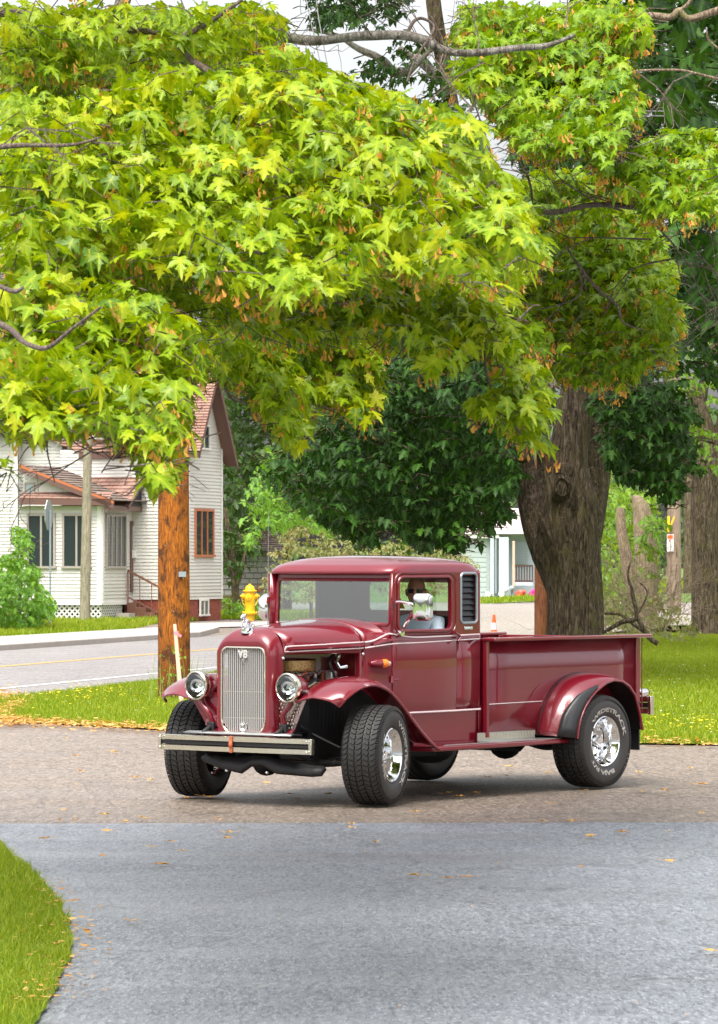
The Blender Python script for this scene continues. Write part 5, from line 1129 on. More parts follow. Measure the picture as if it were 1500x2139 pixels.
b = MB(); b.lathe([(.062, 0), (.070, .025), (.058, .04)], (dx, dyy, 1.455), 'z', 20); part(b, 'collar', 'shirt', drv)
# ================================================================== FOLIAGE
def leaf_template(kind):
    if kind == 'big':
        h = [(.0, .0), (-.07, .13), (-.13, .26), (.03, .30), (.10, .36), (.17, .25), (.24, .30), (.27, .46), (.35, .47), (.53, .66), (.52, .46), (.58, .42), (.47, .21), (.60, .20), (.66, .28), (.72, .13), (.84, .10), (1.02, 0)]
    elif kind == 'mid':
        h = [(.0, .0), (-.10, .24), (.10, .30), (.22, .26), (.50, .62), (.46, .22), (.68, .24), (1.0, 0)]
    elif kind == 'small':
        h = [(.0, 0), (.35, .36), (1.0, 0)]
    elif kind == 'seed':
        h = [(.0, 0), (.5, .10), (.9, .20), (1.0, 0)]
    pts = h+[(x, -y) for x, y in reversed(h[1:-1])]
    c = (.30, 0) if kind in ('big', 'mid') else None
    def zz(x, y): return .16*abs(y)-.34*x*x-.46*y*y
    V = [(x-.0, y, zz(x, y)) for x, y in pts]; n = len(pts)
    if c is None: return np.array(V), np.array([(0, i, i+1) for i in range(1, n-1)])
    V.append((c[0], 0, -.02)); return np.array(V), np.array([(n, i, (i+1) % n) for i in range(n)])
TPL = {k_: leaf_template(k_) for k_ in ('big', 'mid', 'small', 'seed')}
def nrmz(a): return a/np.maximum(np.linalg.norm(a, axis=1), 1e-9)[:, None]
def leaf_mesh(name, pos, tip, nrm, size, kind, mt, parent, var, wid=1.0):
    T, F = TPL[kind]; N = len(pos); k_ = len(T)
    tip = nrmz(tip); sd_ = nrmz(np.cross(nrm, tip)); up = np.cross(tip, sd_); wid = wid*(.86 if kind == 'big' else 1)
    curl = rng.uniform(.2, 1.9, N)
    L = T[None, :, :]*size[:, None, None]; wv_ = wid*rng.uniform(.8, 1.1, N)
    V = pos[:, None, :]+L[:, :, :1]*tip[:, None, :]+(L[:, :, 1:2]*wv_[:, None, None])*sd_[:, None, :]+(L[:, :, 2:3]*curl[:, None, None])*up[:, None, :]
    Fa = (np.arange(N)[:, None, None]*k_+F[None]).reshape(-1, 3)
    return npmesh(name, V.reshape(-1, 3), Fa, mt, parent, {'var': np.repeat(np.clip(var, 0, 1), k_), 'rib': np.tile((np.abs(T[:, 1]) < 1e-6).astype(float), N)})
def topx(p): return np.column_stack([750+FPX*p[:, 0]/p[:, 1], HY-FPX*(p[:, 2]-CH)/p[:, 1]])
def sprays(poly, d0, d1, n, size, per=9, head=(1, -.6), spread=1.4, droop=.5, tight=1.0, top=0.0, edge=26):
    ns = n//per; q = sample_poly(poly, ns); d = rng.uniform(d0, d1, ns)
    if top:                                    # bulge: the rim of a tier is farther, its middle nearer
        ys = q[:, 1]; t = (ys-ys.min())/(ys.max()-ys.min()+1e-6); d = lerp(d1, d0, np.clip(.25+t*.6+rng.uniform(-.25, .25, ns), 0, 1))
    C = np.column_stack([(q[:, 0]-750)/FPX*d, d, CH+(HY-q[:, 1])/FPX*d])
    base = math.atan2(head[1], head[0]); ph = base+rng.normal(0, spread, ns)
    Ld = size*per*.36*rng.uniform(.7, 1.3, ns)
    D = np.column_stack([np.cos(ph), np.sin(ph), np.zeros(ns)]); S = np.column_stack([-np.sin(ph), np.cos(ph), np.zeros(ns)])
    t = np.linspace(-.5, .5, per)[None, :]+rng.uniform(-.04, .04, (ns, per)); sg = np.where((np.arange(per) % 2) == 0, 1, -1)[None, :]*np.ones((ns, 1))
    dr = rng.uniform(.2, 1.2, ns)*droop
    z = -dr[:, None]*(t+.5)**1.6*Ld[:, None]*.8
    pos = C[:, None, :]+D[:, None, :]*(t*Ld[:, None])[:, :, None]+S[:, None, :]*(sg*size*.30)[:, :, None]+np.array([0, 0, 1])*z[:, :, None]+rng.normal(0, size*.22, (ns, per, 3))
    dl = np.clip(rng.normal(.36, .34, (ns, per))+droop*.25, -.3, 1.4)
    hz = D[:, None, :]*rng.uniform(.2, 1.0, (ns, per))[:, :, None]+S[:, None, :]*(sg*rng.uniform(.3, 1.0, (ns, per)))[:, :, None]; hz = hz/np.linalg.norm(hz, axis=2)[:, :, None]
    tip = hz*np.cos(dl)[:, :, None]-np.array([0, 0, 1])*np.sin(dl)[:, :, None]
    nr = hz*np.sin(dl)[:, :, None]+np.array([0, 0, 1])*np.cos(dl)[:, :, None]+rng.normal(0, .28, (ns, per, 3))
    pos = pos.reshape(-1, 3); tip = tip.reshape(-1, 3); nr = nr.reshape(-1, 3)
    var = np.repeat(rng.normal(.45, .17, ns), per)+rng.normal(0, .12, ns*per)
    sz = size*rng.uniform(.62, 1.2, ns*per)
    px = topx(pos); wob = np.array([(noise.noise(Vector((a*.021, b_*.021, 1.7)))+.6*noise.noise(Vector((a*.06, b_*.06, 4)))) for a, b_ in px[::1]])*edge
    keep = inside(poly, px[:, 0]+wob, px[:, 1]+wob*.8)
    jj = lambda s_: rng.normal(0, s_, (ns, 3))
    tw = np.stack([C-D*(Ld*.5)[:, None]-np.array([0, 0, .05])+jj(.03), C-D*(Ld*.2)[:, None]-np.array([0, 0, .03])+jj(size*.2), C-np.array([0, 0, 1])*(dr*.2*Ld+.03)[:, None]+jj(size*.25), C+D*(Ld*.25)[:, None]-np.array([0, 0, 1])*(dr*.4*Ld+.03)[:, None]+jj(size*.2), C+D*(Ld*.42)[:, None]-np.array([0, 0, 1])*(dr*.62*Ld)[:, None]], 1)
    pm = topx(C); kt = inside(poly, pm[:, 0], pm[:, 1]) & (rng.uniform(0, 1, ns) < .6)
    return [pos[keep], tip[keep], nr[keep], sz[keep], var[keep], tw[kt]]
def cat(lst): return [np.concatenate([l_[i] for l_ in lst]) for i in range(6)]
def twigs_mesh(name, tw, r, mt, parent):     # three-sided stems
    N, K, _ = tw.shape; off = np.array([(0, .0, 1.0), (.87, 0, -.5), (-.87, 0, -.5)])*r
    taper = np.linspace(1.2, .4, K)
    V = tw[:, :, None, :]+off[None, None]*taper[None, :, None, None]
    F = []
    for k_ in range(K-1):
        for j in range(3): a = k_*3+j; b_ = k_*3+(j+1) % 3; F.append((a, b_, b_+3, a+3))
    F = (np.arange(N)[:, None, None]*(K*3)+np.array(F)[None]).reshape(-1, 4)
    return tag(npmesh(name, V.reshape(-1, 3), F, mt, parent), kind='stuff')
def seeds(pos, n, size, parent, name='seed_wings'):
    i = rng.choice(len(pos), n); c = pos[i]+rng.normal(0, .03, (n, 3))-np.array([0, 0, .05]); k_ = 7
    p = np.repeat(c, k_, 0)+rng.normal(0, size*.55, (n*k_, 3)); a = rng.uniform(0, 2*np.pi, n*k_)
    tip = np.column_stack([np.cos(a)*.45, np.sin(a)*.45, -np.ones(n*k_)]); nr = np.column_stack([np.cos(a+1.2), np.sin(a+1.2), np.full(n*k_, .2)])
    return tag(leaf_mesh(name, p, tip, nr, size*rng.uniform(.7, 1.25, n*k_), 'seed', M['seed'], parent, np.repeat(rng.uniform(.1, .9, n), k_)+rng.normal(0, .1, n*k_), 1.4), kind='stuff')
def limb(name, pts, mt, parent, n=9, wob=.0):   # pts: (px, py, depth, radius in metres)
    b_ = MB(); P_ = smoothpath([P(*p[:3]) for p in pts], 5); ra = []
    for i in range(len(pts)-1):
        for k_ in range(5): ra.append(lerp(pts[i][3], pts[i+1][3], k_/5))
    ra.append(pts[-1][3])
    P_ = [p+Vector((noise.noise(p*3.1), 0, noise.noise(p*3.1+Vector((5, 5, 5)))))*wob for p in P_]
    ra = [r_*(1+.18*noise.noise(p*5)) for r_, p in zip(ra, P_)]
    b_.tube(P_, ra, n); return b_.build(name, mt, parent, smooth=80)
def twiggy(name, starts, n, step, r0, mt, parent, seed=1, depth_var=.1, grow=(0, 0, 0)):   # branching bare twigs
    rr_ = random.Random(seed); b_ = MB()
    def go(p, d, L_, r_, lev):
        pts = [p]; rs = [r_]
        for i in range(4):
            d = (d+Vector((rr_.gauss(0, .28), rr_.gauss(0, .28), rr_.gauss(0, .28)))+Vector(grow)*.15).normalized(); p = p+d*L_/4; pts.append(p); rs.append(r_*(1-.15*(i+1)))
            if lev > 0 and rr_.random() < .75: go(p, (d+Vector((rr_.gauss(0, .8), rr_.gauss(0, .8), rr_.gauss(0, .8)))).normalized(), L_*.65, r_*.6, lev-1)
        b_.tube(pts, rs, 4, False)
    for (px, py, dd), (ax, az) in starts: go(P(px, py, dd), Vector((ax, rr_.uniform(-.3, .3), az)).normalized(), step, r0, n)
    return tag(b_.build(name, mt, parent, smooth=80), kind='stuff')

# ---- near maple, its trunk stands out of frame on the left; boughs reach in over the driveway
mp = empty('maple_tree', (-5.6, 19.5, 0), 0, 'lime green maple with orange seed clusters whose boughs fill the upper left of the view', 'tree')
def rel(o): o.matrix_parent_inverse = o.parent.matrix_basis.inverted(); return o
def under(par, fn, *a, **k_):
    o_ = fn(*a, **k_); rel(o_); return o_
b = MB(); b.tube([(-5.6+.1*noise.noise(Vector((0, 0, z*1.0))), 19.5, z) for z in np.linspace(-.1, 9, 14)], [lerp(.42, .2, i/13) for i in range(14)], 20); rel(b.build('trunk', M['bark'], mp, smooth=80))
near_defs = [
 ([(0, 0), (560, 0), (620, 55), (570, 110), (400, 120), (330, 125), (150, 165), (0, 175)], 18, 21, 1150, .125, {}),
 ([(0, 60), (330, 40), (560, 60), (640, 130), (910, 205), (1000, 300), (1080, 420), (1120, 560), (1060, 640), (960, 690), (900, 720), (790, 720), (620, 760), (440, 770), (380, 860), (300, 930), (200, 880), (100, 870), (0, 850)], 20, 25, 6400, .13, {}),
 ([(0, 170), (130, 190), (260, 165), (330, 120), (480, 130), (590, 75), (650, 110), (700, 150), (800, 200), (905, 190), (1000, 250), (1025, 330), (1095, 410), (1135, 520), (1110, 545), (1010, 500), (1030, 590), (940, 560), (840, 560), (700, 600), (560, 620), (420, 560), (300, 540), (0, 540)], 14.5, 18.5, 3300, .125, dict(top=1)),
 ([(420, 540), (700, 560), (960, 555), (1060, 650), (1085, 700), (1040, 740), (980, 700), (900, 775), (850, 700), (780, 700), (700, 690), (560, 690), (450, 660)], 16, 19, 1350, .125, dict(top=1)),
 ([(0, 505), (130, 530), (230, 570), (330, 620), (420, 690), (425, 740), (388, 790), (374, 900), (348, 985), (310, 1005), (285, 930), (240, 890), (130, 870), (60, 890), (0, 870)], 13.4, 16.2, 1500, .125, dict(top=1, droop=.8, edge=12)),
 ([(430, 650), (560, 690), (620, 760), (640, 870), (625, 915), (600, 925), (560, 850), (500, 790), (440, 760)], 19, 22, 800, .125, dict(droop=.9)),
 ([(600, 660), (780, 690), (796, 790), (780, 865), (745, 862), (660, 820), (610, 790)], 20, 23, 800, .125, dict(droop=.8)),
 ([(1040, 745), (1110, 740), (1160, 775), (1125, 930), (1095, 925), (1045, 870), (985, 875), (985, 835), (1040, 800)], 16.6, 17.4, 190, .125, dict(per=5, droop=.8)),
 ([(0, 955), (30, 955), (20, 985), (0, 985)], 14, 14.3, 12, .12, dict(per=3)),
]
parts_ = [sprays(p_, a_, c_, int(n_*2.7), s_*.74, **kw) for p_, a_, c_, n_, s_, kw in near_defs]
shade_ = sprays([(-900, -700), (700, -700), (1000, -160), (600, -130), (0, -130), (-300, 700), (-900, 700)], 17, 27, 1700, .24, droop=.4)  # oversized leaves out of view, added to shade the boughs below
parts_.append(shade_); allp = cat(parts_)
# the 300 leaves that show largest are parts of their own, the rest one mass
front = cat([parts_[2], parts_[4], parts_[7]])
score = front[3]/front[0][:, 1]+rng.uniform(0, .0002, len(front[3])); order = np.argsort(-score)
sel = order[:300]; fkey = {tuple(np.round(front[0][i], 5)) for i in sel}
mask = np.array([tuple(np.round(p, 5)) not in fkey for p in allp[0]])
rest = [allp[i][mask] for i in range(5)]
rel(tag(leaf_mesh('crown', rest[0], rest[1], rest[2], rest[3], 'big', M['leaf_near'], mp, rest[4]+.04), kind='stuff'))
variants = []
for i in range(6):
    T, F = TPL['big']; me = bpy.data.meshes.new('leaf'); me.from_pydata([(x, y, z*(.5+.3*i)) for x, y, z in T], [], [tuple(int(q_) for q_ in f_) for f_ in F]); me.materials.append(M['leaf_near'])
    me.attributes.new('var', 'FLOAT', 'POINT').data.foreach_set('value', [.25+.11*i]*len(T)); me.attributes.new('rib', 'FLOAT', 'POINT').data.foreach_set('value', [float(abs(y) < 1e-6) for _, y, _ in T]); variants.append(me)
inv = mp.matrix_basis.inverted()
for i in sel:
    pos, tip, nr, sz = Vector(front[0][i]), Vector(front[1][i]).normalized(), Vector(front[2][i]), float(front[3][i])
    sd_ = nr.cross(tip).normalized(); up = tip.cross(sd_)
    o = bpy.data.objects.new('leaf', random.choice(variants)); COL.objects.link(o); o.parent = mp
    m4 = Matrix((tip, sd_, up)).transposed().to_4x4(); o.matrix_basis = inv @ Matrix.Translation(pos) @ m4 @ Matrix.Scale(sz, 4)
rel(twigs_mesh('twigs', allp[5], .0028, M['bark_near'], mp))
rel(seeds(allp[0], 2600, .029, mp))
BN, BL_ = M['bark_near'], M['bark_lichen']
for nm_, pts, mt_ in [
 ('branch', [(-700, 60, 19.5, .05), (-30, 25, 19, .022), (130, 50, 18.6, .018), (330, 68, 18.3, .016), (365, 78, 18.2, .016), (430, 50, 18.2, .012), (505, 0, 18.2, .008)], BN),
 ('branch', [(365, 78, 18.2, .018), (405, 125, 18, .017), (470, 165, 17.8, .013), (540, 200, 17.5, .009)], BN),
 ('limb', [(-900, 500, 22, .10), (-200, 420, 22, .075), (160, 260, 22, .055), (215, 130, 22, .05), (240, 60, 22, .048), (270, -40, 22, .046)], BL_),
 ('limb', [(220, 110, 22, .05), (300, 78, 21, .045), (420, 75, 20.6, .038), (530, 60, 20.3, .030), (655, 85, 20, .026), (760, 74, 20, .025), (860, 76, 20, .024), (950, 112, 20, .020), (1075, 100, 20, .018), (1140, 95, 20, .014), (1200, 70, 20, .009)], BL_),
 ('branch', [(850, 75, 20, .010), (865, 45, 20, .009), (885, 40, 20, .008), (905, 62, 20, .007), (870, 120, 19.9, .006), (850, 170, 19.8, .005)], BN),
 ('branch', [(-700, 480, 18, .05), (100, 470, 18, .035), (380, 410, 17.6, .026), (500, 350, 17, .020), (530, 345, 16.9, .018), (590, 368, 16.6, .014), (690, 388, 16.4, .013), (760, 368, 16.3, .011), (835, 380, 16.2, .007)], BN),
 ('branch', [(470, 370, 16.8, .016), (560, 380, 16.6, .014), (700, 430, 16.5, .013), (850, 450, 16.5, .010)], BN),
 ('branch', [(750, 370, 16.3, .010), (815, 330, 16.2, .008), (830, 270, 16.2, .006), (780, 200, 16.2, .004)], BN),
 ('branch', [(-200, 320, 15.5, .015), (0, 305, 15.4, .011), (80, 303, 15.3, .009), (160, 298, 15.2, .006), (210, 285, 15.2, .004)], BN),
 ('branch', [(-300, 600, 15, .03), (-20, 670, 14.2, .014), (50, 715, 13.8, .010), (100, 728, 13.6, .008), (150, 690, 13.5, .006), (210, 640, 13.4, .004)], BN),
 ('branch', [(-20, 590, 13.9, .010), (30, 608, 13.7, .009), (50, 600, 13.7, .006)], BN),
 ('branch', [(-100, 850, 14.8, .010), (30, 870, 14.8, .006), (90, 885, 14.7, .0045), (100, 950, 14.7, .003), (115, 1008, 14.7, .002)], BN),
 ('branch', [(30, 870, 14.8, .005), (110, 890, 14.7, .0035), (160, 930, 14.6, .0025), (205, 950, 14.6, .002)], BN),
 ('branch', [(85, 925, 14.7, .004), (60, 935, 14.7, .003), (40, 965, 14.7, .002)], BN),
 ('branch', [(-300, 560, 18.5, .03), (150, 520, 18, .018), (300, 540, 17.4, .014), (400, 560, 17.2, .012), (480, 525, 16.2, .012), (530, 535, 16, .011), (570, 550, 16, .010), (620, 580, 16, .008)], BN),
 ('branch', [(620, 580, 17, .010), (800, 600, 17.5, .010), (960, 650, 18, .010), (1010, 705, 18, .008), (1060, 690, 18, .007), (1110, 645, 18, .005), (1130, 640, 18, .003)], BN),
 ('branch', [(1000, 660, 17.6, .007), (1015, 760, 17, .006), (1030, 815, 17, .0055), (1060, 870, 17, .004)], BN),
 ('branch', [(440, 700, 20, .012), (470, 815, 20, .008), (540, 850, 20, .006), (600, 870, 20, .004)], BN),
 ('branch', [(700, 560, 20.5, .012), (640, 640, 20.5, .010), (600, 700, 20.5, .007)], BN)]:
    rel(limb(nm_, pts, mt_, mp, 8, .012))
rel(twiggy('bare_twigs', [((px, py, dd), (random.uniform(-1, 1), random.uniform(-.5, .8))) for px, py, dd in [(100, 40, 18.7), (190, 60, 18.6), (300, 66, 18.4), (60, 30, 18.8), (420, 50, 18.2), (160, 100, 20), (780, 80, 19.9), (930, 105, 19.9), (1000, 110, 19.9), (690, 385, 16.4), (800, 380, 16.2), (560, 360, 16.8), (770, 250, 16.2), (900, 450, 16.4), (250, 930, 14.7), (80, 880, 14.7), (500, 150, 17.8), (620, 420, 16.5), (250, 300, 15.2), (540, 545, 16.1), (100, 300, 15.3)]], 2, .42, .0055, M['bark_near'], mp, 5))

# ---- second near maple: trunk out of frame on the right
m2 = empty('maple_tree', (6.4, 28, 0), 0, 'green maple with many orange seeds hanging in front of the big trunk at upper right', 'tree')
b = MB(); b.tube([(6.4, 28, z) for z in np.linspace(-.1, 10, 12)], [lerp(.45, .22, i/11) for i in range(12)], 20); rel(b.build('trunk', M['bark'], m2, smooth=80))
defs2 = [
 ([(1040, 390), (1130, 350), (1200, 345), (1290, 380), (1370, 460), (1400, 530), (1415, 630), (1405, 700), (1370, 770), (1290, 800), (1230, 790), (1160, 790), (1100, 730), (1060, 650), (1000, 600), (1090, 500)], 26, 31, 4300, .13, dict(top=1, droop=.7)),
 ([(960, 0), (1340, 0), (1362, 60), (1305, 110), (1335, 170), (1325, 265), (1300, 320), (1250, 335), (1200, 300), (1130, 330), (1060, 285), (1010, 200), (955, 180), (960, 90)], 24, 28, 2700, .13, dict(top=1, droop=.7)),
 ([(1270, 330), (1330, 280), (1400, 268), (1530, 262), (1530, 450), (1480, 430), (1440, 440), (1350, 450), (1320, 400), (1270, 380)], 24, 27, 800, .13, dict(top=1, droop=.6)),
 ([(1000, 400), (1120, 420), (1080, 640), (1180, 700), (1150, 740), (950, 680), (800, 700), (760, 640)], 24, 28, 1700, .13, dict(droop=.6)),
]
pp2 = [sprays(p_, a_, c_, int(n_*2.1), s_*.80, head=(-1, -.6), **kw) for p_, a_, c_, n_, s_, kw in defs2]; al2 = cat(pp2)
rel(tag(leaf_mesh('crown', al2[0], al2[1], al2[2], al2[3], 'big', M['leaf_right'], m2, al2[4]), kind='stuff'))
rel(twigs_mesh('twigs', al2[5], .0035, BN, m2)); rel(seeds(al2[0], 3000, .034, m2))
for nm_, pts, mt_ in [
 ('branch', [(1900, 420, 27, .05), (1600, 470, 26.5, .03), (1500, 448, 26, .018), (1400, 440, 26, .015), (1310, 432, 25.6, .016), (1230, 428, 25.5, .018), (1160, 443, 25.5, .018), (1050, 450, 26, .012)], BN),
 ('branch', [(1310, 432, 25.6, .012), (1370, 405, 25.6, .010), (1372, 360, 25.6, .007), (1340, 325, 25.6, .004)], BN),
 ('limb', [(1900, 60, 29, .07), (1560, 5, 28, .036), (1500, 22, 28, .030), (1440, 38, 28, .026), (1420, 20, 28, .022), (1400, 35, 28, .024), (1340, 35, 28, .028), (1180, 60, 27, .020), (1080, 90, 26, .012)], M['dead_wood']),
 ('branch', [(1420, 20, 28, .014), (1440, 5, 28, .012), (1460, -30, 28, .012)], M['dead_wood']),
 ('branch', [(1220, 225, 31, .004), (1265, 200, 31, .006), (1290, 165, 31, .008), (1330, 148, 31, .010), (1400, 146, 31, .010), (1440, 150, 31, .010), (1520, 170, 31, .012)], M['dead_wood']),
 ('branch', [(1475, 65, 30, .008), (1480, 85, 30, .008), (1510, 110, 30, .009)], M['dead_wood']),
 ('branch', [(1180, 510, 26, .006), (1215, 560, 26, .010), (1250, 600, 26, .010), (1290, 635, 26, .009), (1300, 670, 26, .007), (1350, 690, 26, .004)], BN),
 ('branch', [(1215, 560, 26, .008), (1215, 610, 26, .007), (1180, 635, 26, .005), (1120, 650, 26, .004)], BN),
 ('branch', [(1080, 500, 26, .006), (1110, 430, 26, .008), (1100, 360, 26, .008), (1070, 300, 26, .006)], BN)]:
    rel(limb(nm_, pts, mt_, m2, 8, .014))
rel(twiggy('bare_twigs', [((px, py, dd), (random.uniform(-1, .6), random.uniform(-.8, .5))) for px, py, dd in [(1400, 440, 25.6), (1350, 440, 25.6), (1300, 440, 25.6), (1450, 445, 25.7), (1360, 500, 25.7), (1410, 540, 26), (1230, 560, 26), (1330, 150, 30.8), (1450, 150, 30.8), (1480, 180, 30.8), (1010, 130, 24), (990, 230, 24), (980, 180, 24), (1180, 60, 24), (1420, 480, 25.7), (1370, 470, 25.7)]], 2, .75, .008, BN, m2, 9))

# ---- the big maple behind the pickup
bg_ = empty('maple_tree', G(1195, 1405), 0, 'big old maple with thick forked trunk directly behind the pickup bed', 'tree')
def trunk(name, pts, parent, mt, n=36, ridge=.05, seed=0):
    P_ = smoothpath([P(*p[:3]) for p in pts], 8); ra = []
    for i in range(len(pts)-1):
        for k_ in range(8): ra.append(lerp(pts[i][3], pts[i+1][3], k_/8))
    ra.append(pts[-1][3]); rings = []
    for c, r_ in zip(P_, ra):
        ring = []
        for k_ in range(n):
            a = 2*math.pi*k_/n; u_ = Vector((math.cos(a), math.sin(a), 0))
            nz_ = noise.noise(Vector((u_.x*2.2, u_.y*2.2, c.z*.35+seed)))*2.2+noise.noise(Vector((u_.x*8, u_.y*8, c.z*.8+seed)))*.9
            ring.append(c+u_*r_*(1+ridge*nz_))
        rings.append(ring)
    b_ = MB(); b_.loft(rings, True, True, True); return rel(b_.build(name, mt, parent, smooth=80))
D_ = 65.0; q_ = 1/FPX*D_
trunk('trunk', [(1200, 1412, D_, 78*q_), (1200, 1370, D_, 66*q_), (1201, 1310, D_, 61*q_), (1200, 1240, D_, 60*q_), (1192, 1170, D_, 64*q_), (1188, 1110, D_, 68*q_), (1192, 1050, D_, 60*q_), (1190, 1000, D_, 46*q_), (1188, 960, D_, 42*q_), (1196, 900, D_, 40*q_), (1203, 840, D_, 38*q_), (1208, 780, D_, 37*q_), (1170, 600, D_, 30*q_), (1100, 420, D_, 26*q_)], bg_, M['bark'], 40, .05, 3)
trunk('limb', [(1190, 1290, D_+.3, 26*q_), (1176, 1225, D_+.25, 40*q_), (1158, 1170, D_+.25, 46*q_), (1132, 1110, D_+.4, 39*q_), (1112, 1050, D_+.55, 31*q_), (1096, 980, D_+.65, 25*q_), (1080, 900, D_+.75, 23*q_), (1058, 820, D_+.5, 22*q_), (1030, 700, D_+1, 18*q_), (935, 180, D_+2, 17*q_), (905, 0, D_+2, 16*q_), (900, -120, D_+2, 14*q_)], bg_, M['bark'], 28, .05, 8)
trunk('limb', [(1205, 1180, D_+.4, 36*q_), (1218, 1110, D_+.6, 42*q_), (1232, 1020, D_+.9, 40*q_), (1243, 940, D_+1, 38*q_), (1258, 860, D_+1, 38*q_), (1275, 780, D_+1, 36*q_), (1290, 600, D_+1, 28*q_)], bg_, M['bark'], 30, .05, 12)
trunk('limb', [(1132, 1060, D_+1.6, 12*q_), (1130, 940, D_+2.2, 9*q_), (1128, 860, D_+2.6, 9*q_), (1140, 740, D_+3, 8*q_)], bg_, M['bark'], 16, .05, 15)
for pts in ([(905, 90, D_+2, .10), (850, 150, D_+1, .09), (800, 130, D_, .08), (740, 90, D_, .05), (650, 60, D_, .03)], [(925, 165, D_+2, .10), (880, 130, D_+2, .09), (830, 100, D_+2, .07)], [(930, 200, D_+2, .08), (970, 150, D_+2, .05), (985, 60, D_+2, .03)], [(930, 300, D_, .05), (990, 210, D_, .03), (975, 110, D_, .02)]): rel(limb('limb', pts, BL_, bg_, 9, .06))
b = MB()
for cx_, cy_, rx_, rz_ in ((1172, 1015, 30, 34), (1176, 985, 24, 20)):
    c = P(cx_, cy_, D_-.42); b.ball(c, rx_*q_, 20, 14, (1, .6, rz_/rx_))
o = b.build('burl', M['bark'], bg_, smooth=80); rel(o)
b = MB(); c = P(1174, 1017, D_-.58); b.tube([c+Vector((.12*math.cos(a), -.02*math.cos(2*a), .15*math.sin(a))) for a in [2*math.pi*i/16 for i in range(17)]], .018, 6, False); rel(b.build('knot_ring', M['bark'], bg_, smooth=80))
for pts in ([(1138, 985, 64.45, .03), (1148, 1030, 64.42, .035), (1150, 1080, 64.4, .03), (1160, 1130, 64.38, .03), (1170, 1180, 64.4, .02)], [(1200, 990, 64.45, .025), (1196, 1030, 64.4, .03), (1185, 1060, 64.4, .02)], [(1120, 1060, 64.7, .03), (1140, 1100, 64.5, .035), (1165, 1150, 64.38, .02)]): rel(limb('bark_fold', pts, M['bark'], bg_, 8, .02))
dk = [
 ([(560, 1010), (600, 930), (640, 880), (700, 800), (800, 700), (960, 700), (1060, 740), (1070, 850), (1062, 930), (1075, 1020), (1062, 1080), (1020, 1105), (1000, 1120), (960, 1150), (900, 1150), (830, 1115), (760, 1135), (700, 1110), (650, 1060), (600, 1040)], 56, 68, 15500, .165, dict(droop=.45, per=9, edge=70)),
 ([(1245, 780), (1420, 770), (1450, 880), (1440, 1010), (1395, 1062), (1345, 1000), (1290, 995), (1255, 950)], 58, 64, 4200, .155, dict(droop=.45, per=9, edge=70)),
 ([(630, -60), (880, -60), (840, 40), (760, 66), (690, 55), (650, 85)], 60, 66, 1000, .15, dict(edge=50)),
 ([(700, 150), (860, 60), (960, 120), (1010, 300), (900, 300)], 60, 66, 520, .15, dict(edge=60)),
 ([(1060, 700), (1180, 720), (1160, 800), (1140, 930), (1080, 900)], 66.5, 70, 900, .19, dict(droop=.8)),
 ([(400, -900), (1900, -900), (1900, 700), (1250, 700), (1160, 640), (1180, 300), (1180, -60), (400, -60)], 52, 84, 5200, .42, dict(droop=.4, edge=10)),  # unseen upper crown with large leaves, added to shade the lawn
]
dd_ = [sprays(p_, a_, c_, n_, s_, head=(-.6, -1), **kw) for p_, a_, c_, n_, s_, kw in dk]; ad = cat(dd_)
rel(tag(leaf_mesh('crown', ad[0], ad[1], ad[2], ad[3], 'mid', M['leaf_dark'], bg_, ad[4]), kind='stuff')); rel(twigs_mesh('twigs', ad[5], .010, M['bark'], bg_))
for pts in ([(1095, 900, 65.3, .12), (1000, 860, 64, .09), (880, 880, 62, .06), (760, 940, 60, .04)], [(1098, 960, 65.2, .10), (1010, 960, 64, .07), (900, 1010, 62, .05)], [(1260, 880, 65.5, .10), (1330, 860, 64, .07), (1400, 900, 62, .04)], [(1045, 780, 66, .10), (900, 740, 64, .07), (720, 860, 62, .04)]): rel(limb('branch', pts, M['bark'], bg_, 8, .08))
def tree(label, base, tr, crowns, mt, parts_tr=(), name='tree', cat_='tree', barkm='bark', kind='mid', tw=.012, grp=None):
    t_ = empty(name, base, 0, label, cat_, grp)
    for pts in tr: trunk('trunk' if pts is tr[0] else 'limb', pts, t_, M[barkm], 22, .06, random.random()*9)
    for pts in parts_tr: rel(limb('branch', pts, M[barkm], t_, 7, .06))
    a_ = cat([sprays(p_, a0, a1, n_, s_, **kw) for p_, a0, a1, n_, s_, kw in crowns])
    rel(tag(leaf_mesh('crown', a_[0], a_[1], a_[2], a_[3], kind, mt, t_, a_[4]), kind='stuff'))
    if tw and len(a_[5]): rel(twigs_mesh('twigs', a_[5], tw, M[barkm], t_))
    return t_
# dark maple, upper right
tree('tall dark green maple filling the top right corner', G(1560, 1362), [[(1640, 1370, 84, .45), (1620, 1000, 84, .4), (1590, 600, 84, .3), (1540, 200, 84, .2)]],
     [([(1060, 320), (1170, 300), (1230, 0), (1340, -40), (1620, -60), (1620, 900), (1500, 800), (1430, 760), (1400, 800), (1390, 640), (1330, 420), (1180, 400)], 74, 88, 15500, .175, dict(per=9, droop=.25)), ([(1060, 300), (1180, 300), (1240, 420), (1120, 400), (1060, 330)], 76, 80, 500, .2, {})], M['leaf_dark'], [[(1590, 600, 84, .2), (1500, 450, 82, .12), (1380, 300, 80, .06)]], name='maple_tree')
